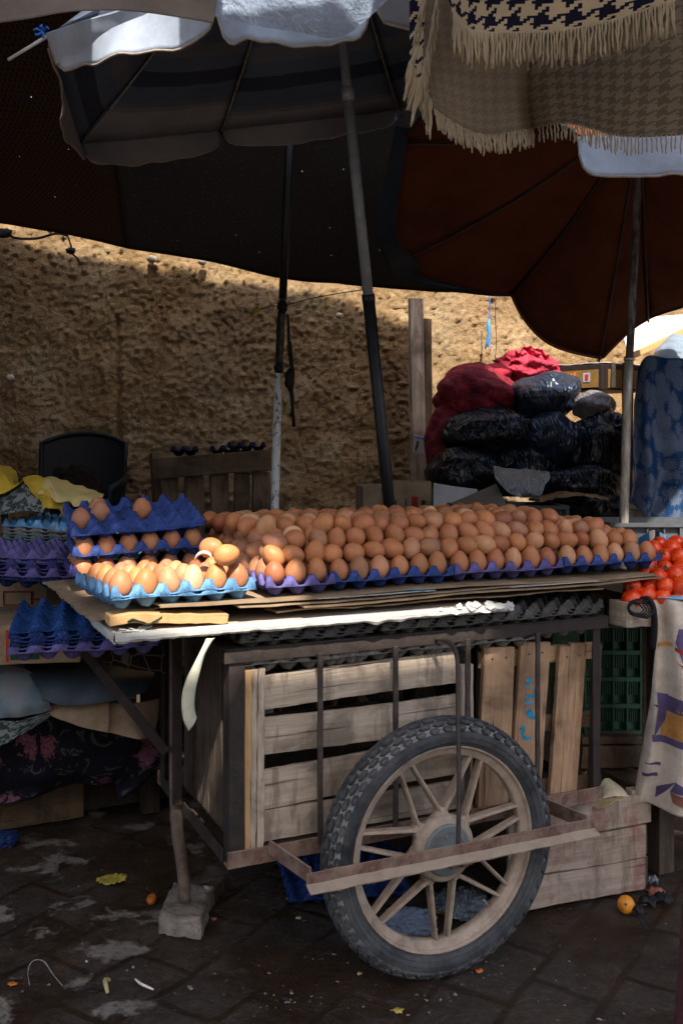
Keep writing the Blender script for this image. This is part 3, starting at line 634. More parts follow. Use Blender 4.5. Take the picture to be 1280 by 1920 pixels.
# ================================================================ CRATES INSIDE THE CART
def zv(px, py, v): return atv(px, py, v).z
def uv_(px, v): return (atv(px, 1300, v)-CO).dot(U)
def crate_a():
    vf = .022; u0 = uv_(456, vf); u1 = uv_(872, vf)
    t = thing('slatted_crate', C((u0+u1)/2, .25, ZB), 'weathered wooden crate with four wide grey horizontal slats behind the wheel', 'crate')
    W = M['crate_wood']
    us = uv_(490, vf)
    for y0, y1 in ((1262, 1326), (1347, 1416), (1438, 1511), (1522, 1580)):
        za, zb = zv(500, y0, vf), zv(500, y1, vf); zc = (za+zb)/2+random.uniform(-.002, .002)
        m = MB(); m.beam(C(us-.012, vf+.006, zc-.003), C(u1-.02, vf+.006, zc+.002), .011, za-zb, seg=22, jit=.0008, bend=lambda t_: Z*(.003*math.sin(t_*3+y0))+V*(.002*math.sin(t_*5+y0)))
        m.build('slat', W, t, bevel=.0012)
    for i, (px, w_) in enumerate(((461, .014), (473, .013), (487, .016))):
        u = uv_(px, vf-.01); m = MB(); m.beam(C(u, vf-.010+.002*i, ZB+.022), C(u+.004, vf-.008+.002*i, zv(500, 1250, vf)), w_, .016, up=V, seg=14, jit=.0012); m.build('corner_batten', M['bright_wood'] if i == 0 else W, t, bevel=.001)
    for du in (-.012, .004): m = MB(); m.beam(C(u1+du, vf-.007, ZB+.024), C(u1+du+.003, vf-.006, zv(860, 1245, vf)), .014, .013, up=V, seg=12, jit=.001); m.build('corner_batten', W, t, bevel=.001)
    for i in range(8):                                   # left end boards, upright and warped
        v = .05+i*.052; m = MB(); lean = random.uniform(-.012, .012)
        m.beam(C(u0-.006, v, ZB+.028), C(u0-.006, v+lean, .69), .047, .010, up=U, seg=10, jit=.0012); m.build('end_board', M['dark_wood'], t, bevel=.0012)
    for i in range(4): z = .33+i*.09; m = MB(); m.beam(C(u0+.02, .44, z), C(u1-.02, .44, z), .011, .07, seg=6, jit=.001); m.build('slat', M['dark_wood'], t, bevel=.001)
    for i in range(5): v = .08+i*.08; m = MB(); m.beam(C(u0+.01, v, ZB+.030), C(u1-.01, v, ZB+.030), .07, .009, seg=4, jit=.001); m.build('bottom_board', M['dark_wood'], t)
    return u0, u1
crate_a()
def crate_b():
    t = thing('upright_crate', atv(1000, 1510, .05)*1.0, 'reddish brown crate stood on end with wide upright planks and blue paint marks', 'crate')
    W = M['pallet_wood']; v = .035
    for i, (xa, xb, xc, xd, yt, yb) in enumerate(((905, 962, 893, 950, 1213, 1512), (974, 1029, 955, 1008, 1204, 1500), (1046, 1097, 1028, 1076, 1209, 1494))):
        p = atv((xa+xb)/2, yt, v); q = atv((xc+xd)/2, yb, v); wd = (atv(xb, yt, v)-atv(xa, yt, v)).length
        m = MB()
        if i == 2:
            m.beam(q-U*wd*.30, p-U*wd*.30, wd*.36, .014, up=V, seg=14, jit=.001); m.beam(q+U*wd*.19, p+U*wd*.19+Z*.004, wd*.60, .014, up=V, seg=14, jit=.001)
        else: m.beam(q, p, wd, .014, up=V, seg=14, jit=.001)
        m.build('plank', W, t, bevel=.0014)
        for yy in (yt+20,):
            for dx in (-.25, .2):
                pp = atv((xa+xb)/2, yy, v)+U*wd*dx-V*.008; m = MB(); m.lathe([(0, .0015), (.0022, .001), (.0026, 0)], pp, -V, 8); m.build('nail', M['rod_iron'], t)
    for yy in (1232, 1360, 1480):
        a = atv(898, yy+6, v+.016); b = atv(1112, yy-14, v+.016); m = MB(); m.beam(a, b, .012, .04, seg=6, jit=.0008); m.build('cross_batten', W if yy < 1300 else M['back_wood'], t, bevel=.001)
    a = atv(1108, 1490, v+.004); b = atv(1118, 1205, v+.004); m = MB(); m.beam(a, b, .016, .02, up=V, seg=8, jit=.001); m.build('corner_batten', M['dark_wood'], t, bevel=.001)
    for i in range(4):
        a = atv(905+i*55, 1500, v+.30); b = atv(905+i*55, 1215, v+.30); m = MB(); m.beam(a, b, .05, .012, up=V, seg=4, jit=.001); m.build('plank', M['dark_wood'], t)
    m = MB(); random.seed(3)                             # brushed blue marks on the middle plank
    for (x, y, w_, h) in ((991, 1276, 15, 10), (988, 1288, 9, 6), (996, 1306, 26, 7), (1003, 1298, 7, 24), (990, 1318, 14, 6), (993, 1338, 15, 20), (1001, 1346, 12, 7), (980, 1372, 8, 28), (987, 1384, 16, 8), (1006, 1376, 5, 14), (975, 1366, 6, 6)):
        n = 12; cpt = atv(x, y, v-.0078); pts = []
        for k in range(n):
            an = 2*math.pi*k/n; rr = random.uniform(.7, 1.15); pts.append(atv(x+math.cos(an)*w_/2*rr, y+math.sin(an)*h/2*rr, v-.0078))
        m.add([cpt]+pts, [[0, 1+k, 1+(k+1) % n] for k in range(n)])
    m.build('paint_mark', M['blue_paint'], t)
crate_b()
# ================================================================ EGG TRAYS
PU, PV = .0495, .052
def tray_mesh(nc=6, nr=5, name='egg_tray', seed=0, k=8):
    mb = MB(); lip = .005
    nu, nv = nc*k, nr*k; xs = [-lip]+[i*PU/k for i in range(nu+1)]+[nc*PU+lip]; ys = [-lip]+[j*PV/k for j in range(nv+1)]+[nr*PV+lip]
    def tri(t): t = t % 1.0; return 1-2*min(t, 1-t)*2*.5*2        # 1 at 0, -1 at .5
    def h(x, y):
        a = tri(x/PU); b = tri(y/PV); s = (a+b)/2; pos = max(0., min(1., (s-.33)/.45)); neg = max(0., min(1., -s/.62)); z = pos*.0225-neg*.0215
        if s > .97: z -= .004
        return z
    vs = []
    for j, y in enumerate(ys):
        for i, x in enumerate(xs):
            edge = i in (0, len(xs)-1) or j in (0, len(ys)-1)
            xx = min(max(x, 0), nc*PU); yy = min(max(y, 0), nr*PV); z = h(xx, yy)
            if edge: z = min(z, .0)*.4-.001+ (.35*z if z > 0 else 0)*0; 
            n_ = nz(x*30+seed*9, y*30, seed)*.0014+nz(x*8+seed*5, y*8, seed)*.0035
            e2 = nz(x*120+seed, y*120, 3)*.0012 if edge else 0
            vs.append(Vector((x+e2, y+e2, z+n_)))
    n = len(xs); fs = [[j*n+i, j*n+i+1, (j+1)*n+i+1, (j+1)*n+i] for j in range(len(ys)-1) for i in range(n-1)]
    mb.add(vs, fs); me_o = mb.build(name, M['pulp'], loc=Vector((0, 0, 0)), sm=True, solid=.0021, off=0)
    return me_o
TR = {}
tray_no = [0]
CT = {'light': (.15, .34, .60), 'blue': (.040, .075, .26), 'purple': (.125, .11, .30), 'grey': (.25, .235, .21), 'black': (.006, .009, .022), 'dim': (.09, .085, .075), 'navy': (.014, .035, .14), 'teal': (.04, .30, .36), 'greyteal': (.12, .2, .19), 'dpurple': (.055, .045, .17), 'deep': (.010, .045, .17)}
def tray(corner, ang, colr, label, group, nc=6, nr=5, seed=None, tilt=(0, 0), cat='egg tray'):
    """corner = front left corner at the rim; ang = heading of the front edge in degrees"""
    sd = (seed if seed is not None else tray_no[0]) % 5; tray_no[0] += 1; key = (nc, nr, sd)
    if key not in TR: TR[key] = tray_mesh(nc, nr, 'egg_tray', sd); o = TR[key]
    else: o = TR[key].copy(); col.objects.link(o)
    o.location = corner; o.rotation_euler = Euler((R(tilt[0]), R(tilt[1]), R(ang)), 'XYZ'); c = CT[colr]; k = random.uniform(.88, 1.12); o.color = (c[0]*k, c[1]*k, c[2]*k, 1)
    tag(o, label, cat, group); return o
CA = math.degrees(TH)
def tcell(o, i, j, dz=0):                # world point above the middle of a cell
    m = Matrix.Translation(o.location) @ o.rotation_euler.to_matrix().to_4x4(); return m @ Vector(((i+.5)*PU, (j+.5)*PV, dz))
# ---------------------------------------------------------------- egg
def egg_proto():
    mb = MB(); prof = []; n = 14
    for i in range(n+1):
        t = math.pi*i/n; z = -math.cos(t); r = math.sin(t)*(1-.13*z-.02*z*z); prof.append((max(r, 0)*.0222, z*.0285))
    mb.lathe(prof, (0, 0, 0), (0, 0, 1), 22); return mb.build('egg', M['egg'], loc=Vector((0, 0, 0)), sm=True)
EGG = [None]; SHADES = [('tan', (0.541, 0.261, 0.128)), ('mid brown', (0.458, 0.180, 0.076)), ('dark reddish brown', (0.343, 0.114, 0.052)), ('pale', (0.645, 0.380, 0.216)), ('orange brown', (0.541, 0.214, 0.080)), ('dull brown', (0.385, 0.176, 0.092)), ('brown', (0.437, 0.166, 0.068))]
n_egg = [0]
WS = [.13, .26, .13, .05, .15, .12, .16]
def egg(p, rot, label, group, shade=None, s=1.0):
    if EGG[0] is None: EGG[0] = egg_proto(); o = EGG[0]
    else: o = EGG[0].copy(); col.objects.link(o)
    sh = SHADES[shade] if shade is not None else random.choices(SHADES, WS)[0]; k = random.uniform(.9, 1.1)
    o.location = p; o.rotation_euler = rot; o.scale = (s*random.uniform(.97, 1.04), s*random.uniform(.97, 1.04), s*random.uniform(.94, 1.05)); o.color = (sh[1][0]*k, sh[1][1]*k*random.uniform(.95, 1.05), sh[1][2]*k, 1)
    tag(o, label.replace('{c}', sh[0]), 'egg', group); n_egg[0] += 1; return o
ORD = ['first', 'second', 'third', 'fourth', 'fifth', 'sixth', 'seventh', 'eighth', 'ninth', 'tenth', 'eleventh', 'twelfth', 'thirteenth', 'fourteenth', 'fifteenth', 'sixteenth', 'seventeenth', 'eighteenth', 'nineteenth', 'twentieth', 'twenty-first', 'twenty-second', 'twenty-third', 'twenty-fourth']
def up_rot(a=.12): return Euler((random.uniform(-a, a), random.uniform(-a, a), random.uniform(0, 6)))
def lie_rot():
    return Euler((random.choice([R(90), R(70), R(110), R(55), R(25)])+random.uniform(-.25, .25), random.uniform(-.35, .35), random.uniform(0, 6.28)))
# ================================================================ TABLE BOARD AND CARDBOARD
def ragged(name, u0, u1, v0, v1, z, th, mat, label=None, cat=None, rag=.006, ang=0, lift=lambda a, b: 0, parent=None, seed=0, group=None, nu=90, nv=30):
    mb = MB(); ca, sa = math.cos(R(ang)), math.sin(R(ang)); cu, cv = (u0+u1)/2, (v0+v1)/2
    def f(a, b):
        u = lerp(u0, u1, a); v = lerp(v0, v1, b)
        if a == 0: u += nz(b*14, seed)*rag*1.6+nz(b*60, seed)*rag*.7
        if a == 1: u += nz(b*14, seed+4)*rag*1.6+nz(b*60, seed+4)*rag*.7
        if b == 0: v += nz(a*22, seed+2)*rag+nz(a*90, seed+2)*rag*.7
        if b == 1: v += nz(a*22, seed+3)*rag
        du, dv = u-cu, v-cv; return C(cu+du*ca-dv*sa, cv+du*sa+dv*ca, z+lift(a, b)+nz(u*9, v*9, seed)*.0016)
    mb.grid(f, nu, nv, 0, u1-u0, v1-v0); o = mb.build(name, mat, parent=parent, solid=th, off=0)
    if label: tag(o, label, cat, group)
    return o
board = thing('table_board', C(-.25, .25, .762), 'white faced board with a torn laminate edge forming the top of the cart', 'board')
ragged('board_panel', -.689, .20, -.040, .60, .771, .016, M['board_top'], rag=.002, parent=board)
def lam_edge():
    mb = MB(); n = 170
    for side in (0, 1):
        rows = []
        for i in range(n+1):
            t = i/n
            tear = max(0, nz(t*9, 5+side))*.006+abs(nz(t*45, 7))*.003
            if side == 0: u = lerp(-.691, .215, t); v = -.0425; dn = .0075+.006*nz(t*30, 1)+.007*max(0, nz(t*7, 8)); up_ = .0095-.003*abs(nz(t*23, 6))-(.012*max(0, nz(t*14+3, 4)) if t > .72 else 0); q = [C(u, v-.0015, .771+up_), C(u, v-.0035, .771+up_*.3), C(u, v-.003, .771-dn*.5), C(u, v+.001, .771-dn)]; q = [C(u, v+.006+tear, .7805-(0 if t < .8 else .003))]+q
            else: v = lerp(-.042, .60, t); u = -.6915; dn = .011+.004*nz(t*30, 11); q = [C(u+.006+tear, v, .7805), C(u-.001, v, .7800), C(u-.003, v, .773), C(u-.003, v, .766), C(u+.001, v, .771-dn)]
            rows.append(q)
        vs = [p for r_ in rows for p in r_]; m_ = 5; mb.add(vs, [[i*m_+j, i*m_+j+1, (i+1)*m_+j+1, (i+1)*m_+j] for i in range(n) for j in range(m_-1)])
    mb.build('torn_edge', M['white_laminate'], parent=board, solid=.0018)
    mb = MB(); random.seed(11)                           # curled flakes of the laminate at the corner and the torn right end
    spots = [(-.675+random.random()*.05, -.04+random.random()*.03, 8) for _ in range(12)]+[(random.uniform(.02, .21), -.045, 12) for _ in range(16)]
    for u, v, s in spots:
        c_ = C(u, v, .781+random.uniform(-.014, .004)*(1 if s == 12 else .2)); r_ = random.uniform(.006, .016); pts = []
        for k in range(7):
            an = 2*math.pi*k/7; pts.append(c_+U*math.cos(an)*r_*random.uniform(.7, 1.3)+V*math.sin(an)*r_*.5+Z*(random.uniform(-.003, .003)+(math.sin(an)*r_*.6 if s == 12 else .002)))
        mb = MB(); mb.add([c_]+pts, [[0, 1+k, 1+(k+1) % 7] for k in range(7)]); mb.build('torn_flake', M['white_laminate'], parent=board, solid=.0012)
lam_edge()
CB = M['cardboard']
ragged('cardboard_sheet', -.60, .655, -.030, .56, .8245, .0035, CB, 'top brown cardboard sheet directly under the trays, ragged along its front edge', 'cardboard', .005, 0, lambda a, b: -.004*a-.003*math.sin(a*9), seed=1)
ragged('cardboard_sheet', -.44, .59, -.030, .55, .8140, .003, CB, 'second cardboard sheet down, ragged and darker at its front edge', 'cardboard', .008, .5, lambda a, b: -.003*math.sin(a*7)*(1-b), seed=2)
ragged('cardboard_sheet', -.30, .668, -.036, .54, .8050, .0035, CB, 'long dark cardboard sheet jutting out at the right end above the beam', 'cardboard', .004, .4, lambda a, b: .006*a-.002*math.sin(a*11), seed=3)
ragged('cardboard_sheet', -.35, .50, -.015, .54, .7940, .003, CB, 'cardboard sheet lying directly on the white faced board', 'cardboard', .010, 0, lambda a, b: .002*math.sin(a*17)*(1-b), seed=4)
ragged('cardboard_sheet', -.73, -.45, .03, .60, .8100, .003, CB, 'bent brown cardboard sheet sticking out past the left edge of the table', 'cardboard', .012, 2, lambda a, b: -.014*(1-b)*(1-a)+.01*math.sin(a*3), seed=5)
ragged('paper_strip', -.265, .02, -.033, .02, .8195, .0015, M['white_laminate'], 'torn white paper strip between the cardboard sheets in the middle', 'paper', .004, -.6, seed=6, nu=60, nv=6)
ragged('blue_card', -.055, .014, -.0345, -.028, .8215, .001, M['blue_paint'], 'small blue printed tab on the paper strip under the trays', 'paper', .001, -.6, seed=7, nu=10, nv=3)
ragged('paper_strip', .22, .47, -.034, .0, .8155, .0015, M['white_laminate'], 'thin white paper edge between the cardboard sheets towards the right', 'paper', .002, .3, seed=8, nu=40, nv=4)
m = MB(); m.beam(atv(205, 1158, -.012)+V*.02, atv(424, 1158, -.012)+V*.012, .06, .019, seg=18, jit=.001, bend=lambda t: Z*(-.006*(1-smooth(t*6))))
o = m.build('wood_offcut', M['bright_wood'], bevel=.0015); tag(o, 'pale yellow wood offcut wedged under the light blue tray', 'wood block')
def leaf(name, c, du, dv, mat, label, s=.03, cat='leaf'):
    mb = MB(); n = 10
    def f(a, b):
        w_ = math.sin(a*math.pi)**.7*(b-.5)*s*.75; x = (a-.5)*s*2
        return c+du*x+dv*w_+Z*(.004+abs(b-.5)*.012+.005*math.sin(a*8)+nz(a*5, b*5)*.004)
    mb.grid(f, 16, 8); o = mb.build(name, mat, sm=True, solid=.0008); tag(o, label, cat); return o
leaf('green_leaf', atv(272, 1172, -.025)+Z*.0, U, V, M['leaf_green'], 'curled green leaf lying on the board below the pale offcut', .034)
# strap
def strap():
    pts = [(395, 1196, -.036), (378, 1228, -.05), (363, 1265, -.056), (354, 1300, -.05), (354, 1335, -.045), (361, 1358, -.04)]
    wd = [.009, .0095, .0125, .013, .0125, .009]; cs = [atv(*p) for p in pts]; mb = MB()
    def f(a, b):
        c = catmull(cs, b); k = catmull([Vector((x, 0, 0)) for x in wd], b).x; e = (a-.5)*2; return c+U*e*k+V*(-.006*(1-e*e))+Z*(.012*e*b)+V*.004*math.sin(b*9)*e
    mb.grid(f, 10, 40, 0, .03, .2); o = mb.build('packing_strap', M['strap'], sm=True, solid=.0012); tag(o, 'cream plastic strap hanging down from the table edge at the left', 'strap')
strap()
# ================================================================ TRAYS ON THE TABLE
rim = .849
tA2 = tray(Vector((-.440, 1.925, .843)), 29.5, 'light', 'lower of the two nested light blue trays at the front left corner', 'light blue trays at the front', seed=1)
tA = tray(Vector((-.441, 1.924, .848)), 29.8, 'light', 'sunlit light blue tray full of eggs at the front left corner', 'light blue trays at the front', seed=2)
g = 'trays along the front of the table'
tF = [tray(C(-.366, -.006, rim-.002), CA-1.5, 'purple', 'short torn purple tray between the light blue tray and the blue one', g, nc=3, seed=3),
      tray(C(-.214, .000, rim), CA, 'blue', 'blue front tray in the middle of the table, beside the torn purple one', g, seed=4),
      tray(C(.092, .000, rim+.001), CA+.4, 'purple', 'violet front tray between two blue ones, above the paper edge', g, seed=0),
      tray(C(.398, .002, rim+.003), CA+.4, 'blue', 'blue front tray at the right end, jutting out beside the tomatoes', g, seed=2)]
g2 = 'trays hidden at the back of the pile'
tB = [tray(C(-.214, .272, rim), CA, 'purple', 'egg tray in the back row under the pile, behind the middle blue tray', g2, seed=1),
      tray(C(.092, .272, rim), CA, 'blue', 'egg tray in the back row under the pile, behind the violet tray', g2, seed=3),
      tray(C(.398, .274, rim), CA, 'purple', 'egg tray in the back row under the right end of the pile', g2, seed=4)]
# the stack of full trays at the left
gs = 'stacked blue trays of eggs at the left'
sk = Vector((-.603, 2.238, 0)); SA = 18
tS0 = tray(sk+Vector((.0, .0, .848)), SA+2, 'dpurple', 'purple bottom tray of the stack of full trays at the left', gs, seed=1, tilt=(0, 0))
tS1 = tray(sk+Vector((.002, .004, .892)), SA, 'blue', 'middle blue tray of the left stack with a row of eggs showing', gs, seed=3, tilt=(4.5, -3))
tS2 = tray(sk+Vector((.0, .0, .938)), SA+1, 'blue', 'top blue tray of the left stack holding only a few eggs', gs, seed=0, tilt=(9.5, -3.5))
# ---------------------------------------------------------------- eggs in the light blue tray
n = 0
random.seed(21)
for j in range(4):
    for i in range(6):
        if (i, j) in ((5, 1), (4, 3), (5, 3)): continue
        p = tcell(tA, i, j, .0205)+Vector((random.uniform(-.002, .002), random.uniform(-.002, .002), random.uniform(-.002, .002)))
        row = ('front', 'second', 'third', 'fourth')[j]
        egg(p, up_rot(.16), '{c} egg, %s from left in the %s row of the light blue tray' % (ORD[i], row), 'eggs in the light blue tray', shade=[1, 4, 0, 3, 4, 1][i] if j == 0 else None, s=1.04 if j == 0 else 1)
for px, py, Y, rt, l in ((396, 1027, 2.13, (R(80), R(10), R(60)), '{c} egg lying on its side on top, nearest the blue stack'), (425, 1040, 2.05, (R(75), 0, R(95)), 'large {c} egg lying on its side highest on the light blue tray'), (398, 1068, 2.12, (R(20), 0, 0), '{c} egg half hidden behind the lying eggs of the light blue tray')):
    egg(at(px, py, Y), Euler(rt), l, 'eggs lying on top of the light blue tray', shade=4, s=1.0)
def shell():
    mb = MB(); c = at(383, 1050, 2.06)
    mb.grid(lambda a, b: c+Vector(((math.cos(lerp(R(20), R(175), a)))*.018, -.012*math.sin(b*3.1), math.sin(lerp(R(20), R(175), a))*.016+(b-.5)*.008)), 12, 6); o = mb.build('egg_shell', M['shell'], sm=True, solid=.0006); tag(o, 'curved broken piece of pale eggshell among the eggs at the left', 'eggshell')
plain('shell', (.8, .68, .58), .6, .3, 60, .1)
shell()
# eggs in the left stack
for i in range(6): egg(tcell(tS0, i, 0, .016), up_rot(), '{c} egg, %s from the left in the bottom tray of the left stack' % ORD[i], 'eggs in the bottom tray of the stack')
for j in range(1, 4): egg(tcell(tS0, 0, j, .016), up_rot(), '{c} egg at the left side of the bottom stacked tray, %s place back' % ORD[j], 'eggs in the bottom tray of the stack')
for i in range(6): egg(tcell(tS1, i, 0, .014), up_rot(), '{c} egg, %s from the left in the middle tray of the left stack' % ORD[i], 'eggs in the middle tray of the stack', shade=1, s=.97)
for j in range(1, 4): egg(tcell(tS1, 0, j, .014), up_rot(), '{c} egg at the left side of the middle stacked tray, %s place back' % ORD[j], 'eggs in the middle tray of the stack', s=.97)
for (i, j, l) in ((0, 1, 'front left one of the four on the top blue tray'), (1, 2, 'rightmost of the three clustered on the top blue tray'), (1, 3, 'hindmost of the three clustered on the top blue tray'), (3, 2, 'standing alone on the right of the top blue tray')):
    egg(tcell(tS2, i, j, .018), up_rot(.1), '{c} egg, '+l, 'eggs on the top blue tray', shade=5 if i < 3 else 1)
# ---------------------------------------------------------------- the pyramid of eggs
def pile():
    random.seed(5); hidden = []
    cols = [-.366+.002+PU*(i+.5) for i in range(3)]+[-.214+PU*(i+.5) for i in range(6)]+[.092+PU*(i+.5) for i in range(6)]+[.398+PU*(i+.5) for i in range(6)]
    def blocked(u, v): return u < -.365 and v > .20
    vrow = [.001+PV*(j+.5) for j in range(5)]+[.273+PV*(j+.5) for j in range(5)]
    jit = lambda a: random.uniform(-a, a)
    for i, u in enumerate(cols):                         # bottom layer, standing in the cells
        for j, v in enumerate(vrow):
            if blocked(u, v): continue
            p = C(u+jit(.002), v+jit(.002), .8705+jit(.0015)); vis = j == 0 or (i == len(cols)-1)
            if vis:
                l = '{c} egg, %s from the left in the lowest front row' % ORD[i] if j == 0 else '{c} egg at the pile right end, bottom layer, %s row back' % ORD[j]
                egg(p, up_rot(.14), l, 'eggs in the lowest layer of the pile', s=random.uniform(.96, 1.03))
            else: hidden.append((p, up_rot(.1)))
    layers = [(2, -.335, .668, .053, .52, .9055), (3, -.315, .600, .084, .50, .933), (4, -.335, .475, .118, .53, .959)]
    for L, ua, ub, va, vb, z in layers:
        nu = int((ub-ua)/.0485)+1; nv = int((vb-va)/.047)+1
        for j in range(nv):
            k = 0; offu = .024*(j % 2); ubj = ub-.0*j
            for i in range(nu):
                u = ua+i*.0485+offu*(1 if L == 4 else .5)+jit(.005); v = va+j*.047+jit(.004)
                if u > ubj+.01 or blocked(u, v): continue
                if L == 4 and u < -.22 and j < 1: continue
                k += 1; zz = z+jit(.003)-(.008*smooth((j-4)/4) if L == 4 else 0); p = C(u, v, zz)
                vis = j == 0 or L == 4 or (i >= nu-1 and j < 7) or (L == 3 and j == 1)
                rw = {2: 'second layer up', 3: 'third layer up', 4: 'top layer'}[L]
                if vis:
                    if i >= nu-1 and j > 0 and L < 4: l = '{c} egg at the pile right end, %s, %s row back' % (rw, ORD[j])
                    else: l = '{c} egg, %s, %s row back, %s from left' % (rw, ORD[j], ORD[k-1])
                    egg(p, lie_rot(), l, 'eggs in the %s of the pile' % rw, s=random.uniform(.95, 1.07))
                else: hidden.append((p, lie_rot()))
    # what lies buried inside the heap
    mb = MB(); pm = EGG[0].data; vs0 = [v.co.copy() for v in pm.vertices]; fs0 = [list(f.vertices) for f in pm.polygons]
    for p, r_ in hidden:
        m_ = r_.to_matrix(); mb.add([p+m_ @ v for v in vs0], fs0)
    o = mb.build('buried_eggs', M['egg'], sm=True, color=(.4, .18, .09)); tag(o, 'brown eggs buried in the middle of the heap', 'eggs', kind='stuff')
pile()
# ---------------------------------------------------------------- grey trays packed under the board
gg = 'grey pulp trays packed under the table board'
where = ['left end', 'middle', 'right end']
for i, u in enumerate((-.425, -.10, .185)):
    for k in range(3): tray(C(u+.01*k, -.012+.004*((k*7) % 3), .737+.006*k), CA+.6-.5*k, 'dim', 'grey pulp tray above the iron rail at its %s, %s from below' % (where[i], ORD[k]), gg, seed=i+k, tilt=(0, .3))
for i, u in enumerate((-.428, -.21, .02)):
    for k in range(2): tray(C(u+.012*k, .012+.004*k, .683+.005*k), CA+.5*k, 'grey', 'grey pulp tray below the iron rail on the slatted crate, %s, %s' % (where[i] if i != 2 else 'beside the stay rod', ('lower', 'upper')[k]), gg, seed=i+k+1)
for k in range(2): tray(C(.20, .014+.003*k, .698+.005*k), CA, 'grey', 'grey pulp tray below the iron rail over the upright crate, %s' % ('lower', 'upper')[k], gg, seed=k)
# ================================================================ CANOPIES AND CLOTHS OVERHEAD
def canopy(root, H, tips, mats, name='canopy_panel', sag=.05, scal=.03, nu=14, nv=16, closed=True, uvr=None, skip=(), wr=.008, solid=.0012):
    """panels between neighbouring rib tips, all meeting at H"""
    n = len(tips); out = []
    mb = MB()
    for i in range(n if closed else n-1):
        if i in skip: continue
        a, b = tips[i], tips[(i+1) % n]
        def f(s, t, a=a, b=b, i=i):
            e = a.lerp(b, s); mid = (a+b)/2; pull = 4*s*(1-s); e = e.lerp(H, scal*pull)+Z*(-.0)
            p = H.lerp(e, t); p = p-Z*(sag*math.sin(t*math.pi)*.5-0*t)-Z*(pull*sag*.5*t*(1-t)*2)
            return p+Z*(nz(p.x*4, p.y*4, p.z*3)*wr+nz(p.x*13, p.y*13, 2)*wr*.5)
        m = MB(); R_ = (a-H).length
        m.grid(f, nu, nv, 0, (a-b).length, R_); mb.add(m.v, m.f, m.uv)
    return mb.build(name, mats, parent=root, sm=True, solid=solid)
def ribs(root, H, tips, mat, r=.0035, drop=.012, over=1.0, sag=.05):
    for a in tips:
        m = MB(); pts = [H.lerp(H+(a-H)*over, t/10)-Z*(drop+sag*.5*math.sin(t/10*math.pi)) for t in range(11)]; m.tube(pts, r, 6); m.build('rib', mat, root, sm=True)
def valance(root, a, b, ht, mat, bulge=.02, seed=0, hang=Vector((0, 0, -1)), n=26, sagm=.0, name='valance', uvo=1.05, gap=.012):
    m = MB()
    def f(s, t):
        s2 = lerp(gap, 1-gap, s); p = a.lerp(b, s2); rnd = min(1, min(s, 1-s)*9); k = ht*(.45+.55*math.sqrt(max(0, 1-(1-rnd)**2)))*(1+sagm*math.sin(s*math.pi))
        nrm = (b-a).cross(Z).normalized(); return p+hang*k*t+nrm*(bulge*t*(math.sin(s*math.pi*2.5+seed)+.6*nz(s*6, seed)))+Z*(nz(s*7, seed, 1)*.012*t)
    m.grid(f, n, 8); 
    for k in range(len(m.uv)): m.uv[k] = [(u*(a-b).length, uvo+v*ht) for u, v in m.uv[k]]
    o = m.build(name, mat, root, sm=True, solid=.0014)
    e = MB(); e.tube([f(s/n, 1) for s in range(n+1)], .0028, 5); e.build('hem', M['hem'], o, sm=True); return o
# ---- front umbrella with dull stripes
H1 = Vector((-.05, 2.47, 2.74)); PT = M['pole_grey']
base1 = at(730, 950, 2.95); top1 = at(640, 60, 2.6); dirp = (top1-base1).normalized()
H1 = top1+dirp*((2.72-top1.z)/dirp.z); foot1 = base1-dirp*(base1.z/dirp.z)
um = thing('market_umbrella', foot1, 'large faded striped umbrella over the cart on a tilted grey pole', 'umbrella')
def pt1(z): return foot1+dirp*(z/dirp.z)
zj = at(697, 556, 2.8).z
m = MB(); m.tube([pt1(.0), pt1(.5), pt1(1.0), pt1(zj)], [.0175]*4, 14); m.tube([pt1(zj-.02), pt1(zj+.004)], [.0185, .0185], 14); m.build('lower_pole', M['pole_black'], um, sm=True)
m = MB(); zr = at(657, 170, 2.63).z; m.tube([pt1(zj-.02), pt1(zr)], [.0145, .0145], 14); m.tube([pt1(zr), pt1(zr+.004), pt1(H1.z)], [.0145, .012, .012], 14)
m.tube([pt1(zr-.02), pt1(zr+.012)], [.0165, .0165], 14); m.build('upper_pole', PT, um, sm=True)
T1 = [at(90, 66, 2.30), at(150, 268, 2.95), at(415, 243, 3.28), at(748, 205, 3.30), at(1040, 90, 2.9), at(1060, -60, 2.2), at(700, -28, 1.93), at(400, -14, 1.98)]
canopy(um, H1, T1, M['stripe_canopy'], sag=.06, scal=0)
ribs(um, H1, T1, M['galv'], sag=.06)
for i in range(8):
    a, b = T1[i], T1[(i+1) % 8]
    ht = {0: .06, 1: .066, 2: .056, 3: .06, 7: .075}.get(i, .09)
    valance(um, a, b, ht, M['white_canopy'] if i in (7, 6) else M['stripe_canopy'], seed=i, bulge=.018, sagm=.25)
for i in (1, 2):                                         # little dark ties at the rib ends
    m = MB(); m.blob(T1[i]-Z*.012, (.012, .012, .018), .5, 3, i, 2); m.build('rib_cap', M['rope_black'], um)
m = MB(); m.tube([T1[0]+Vector((.01, 0, .004)), at(16, 112, 2.24)], [.0045, .0035], 8); m.build('rib_end', M['white_laminate'], um, sm=True)
m = MB()
for k in range(5):
    c = T1[0]+Vector((-.008, -.01, .004)); a = R(40+k*60); m.tube([c, c+Vector((math.cos(a)*.014, -.004, math.sin(a)*.014)), c+Vector((math.cos(a)*.02, -.01, math.sin(a)*.01-.004))], .003, 5)
m.build('blue_tie', M['blue_string'], um, sm=True)
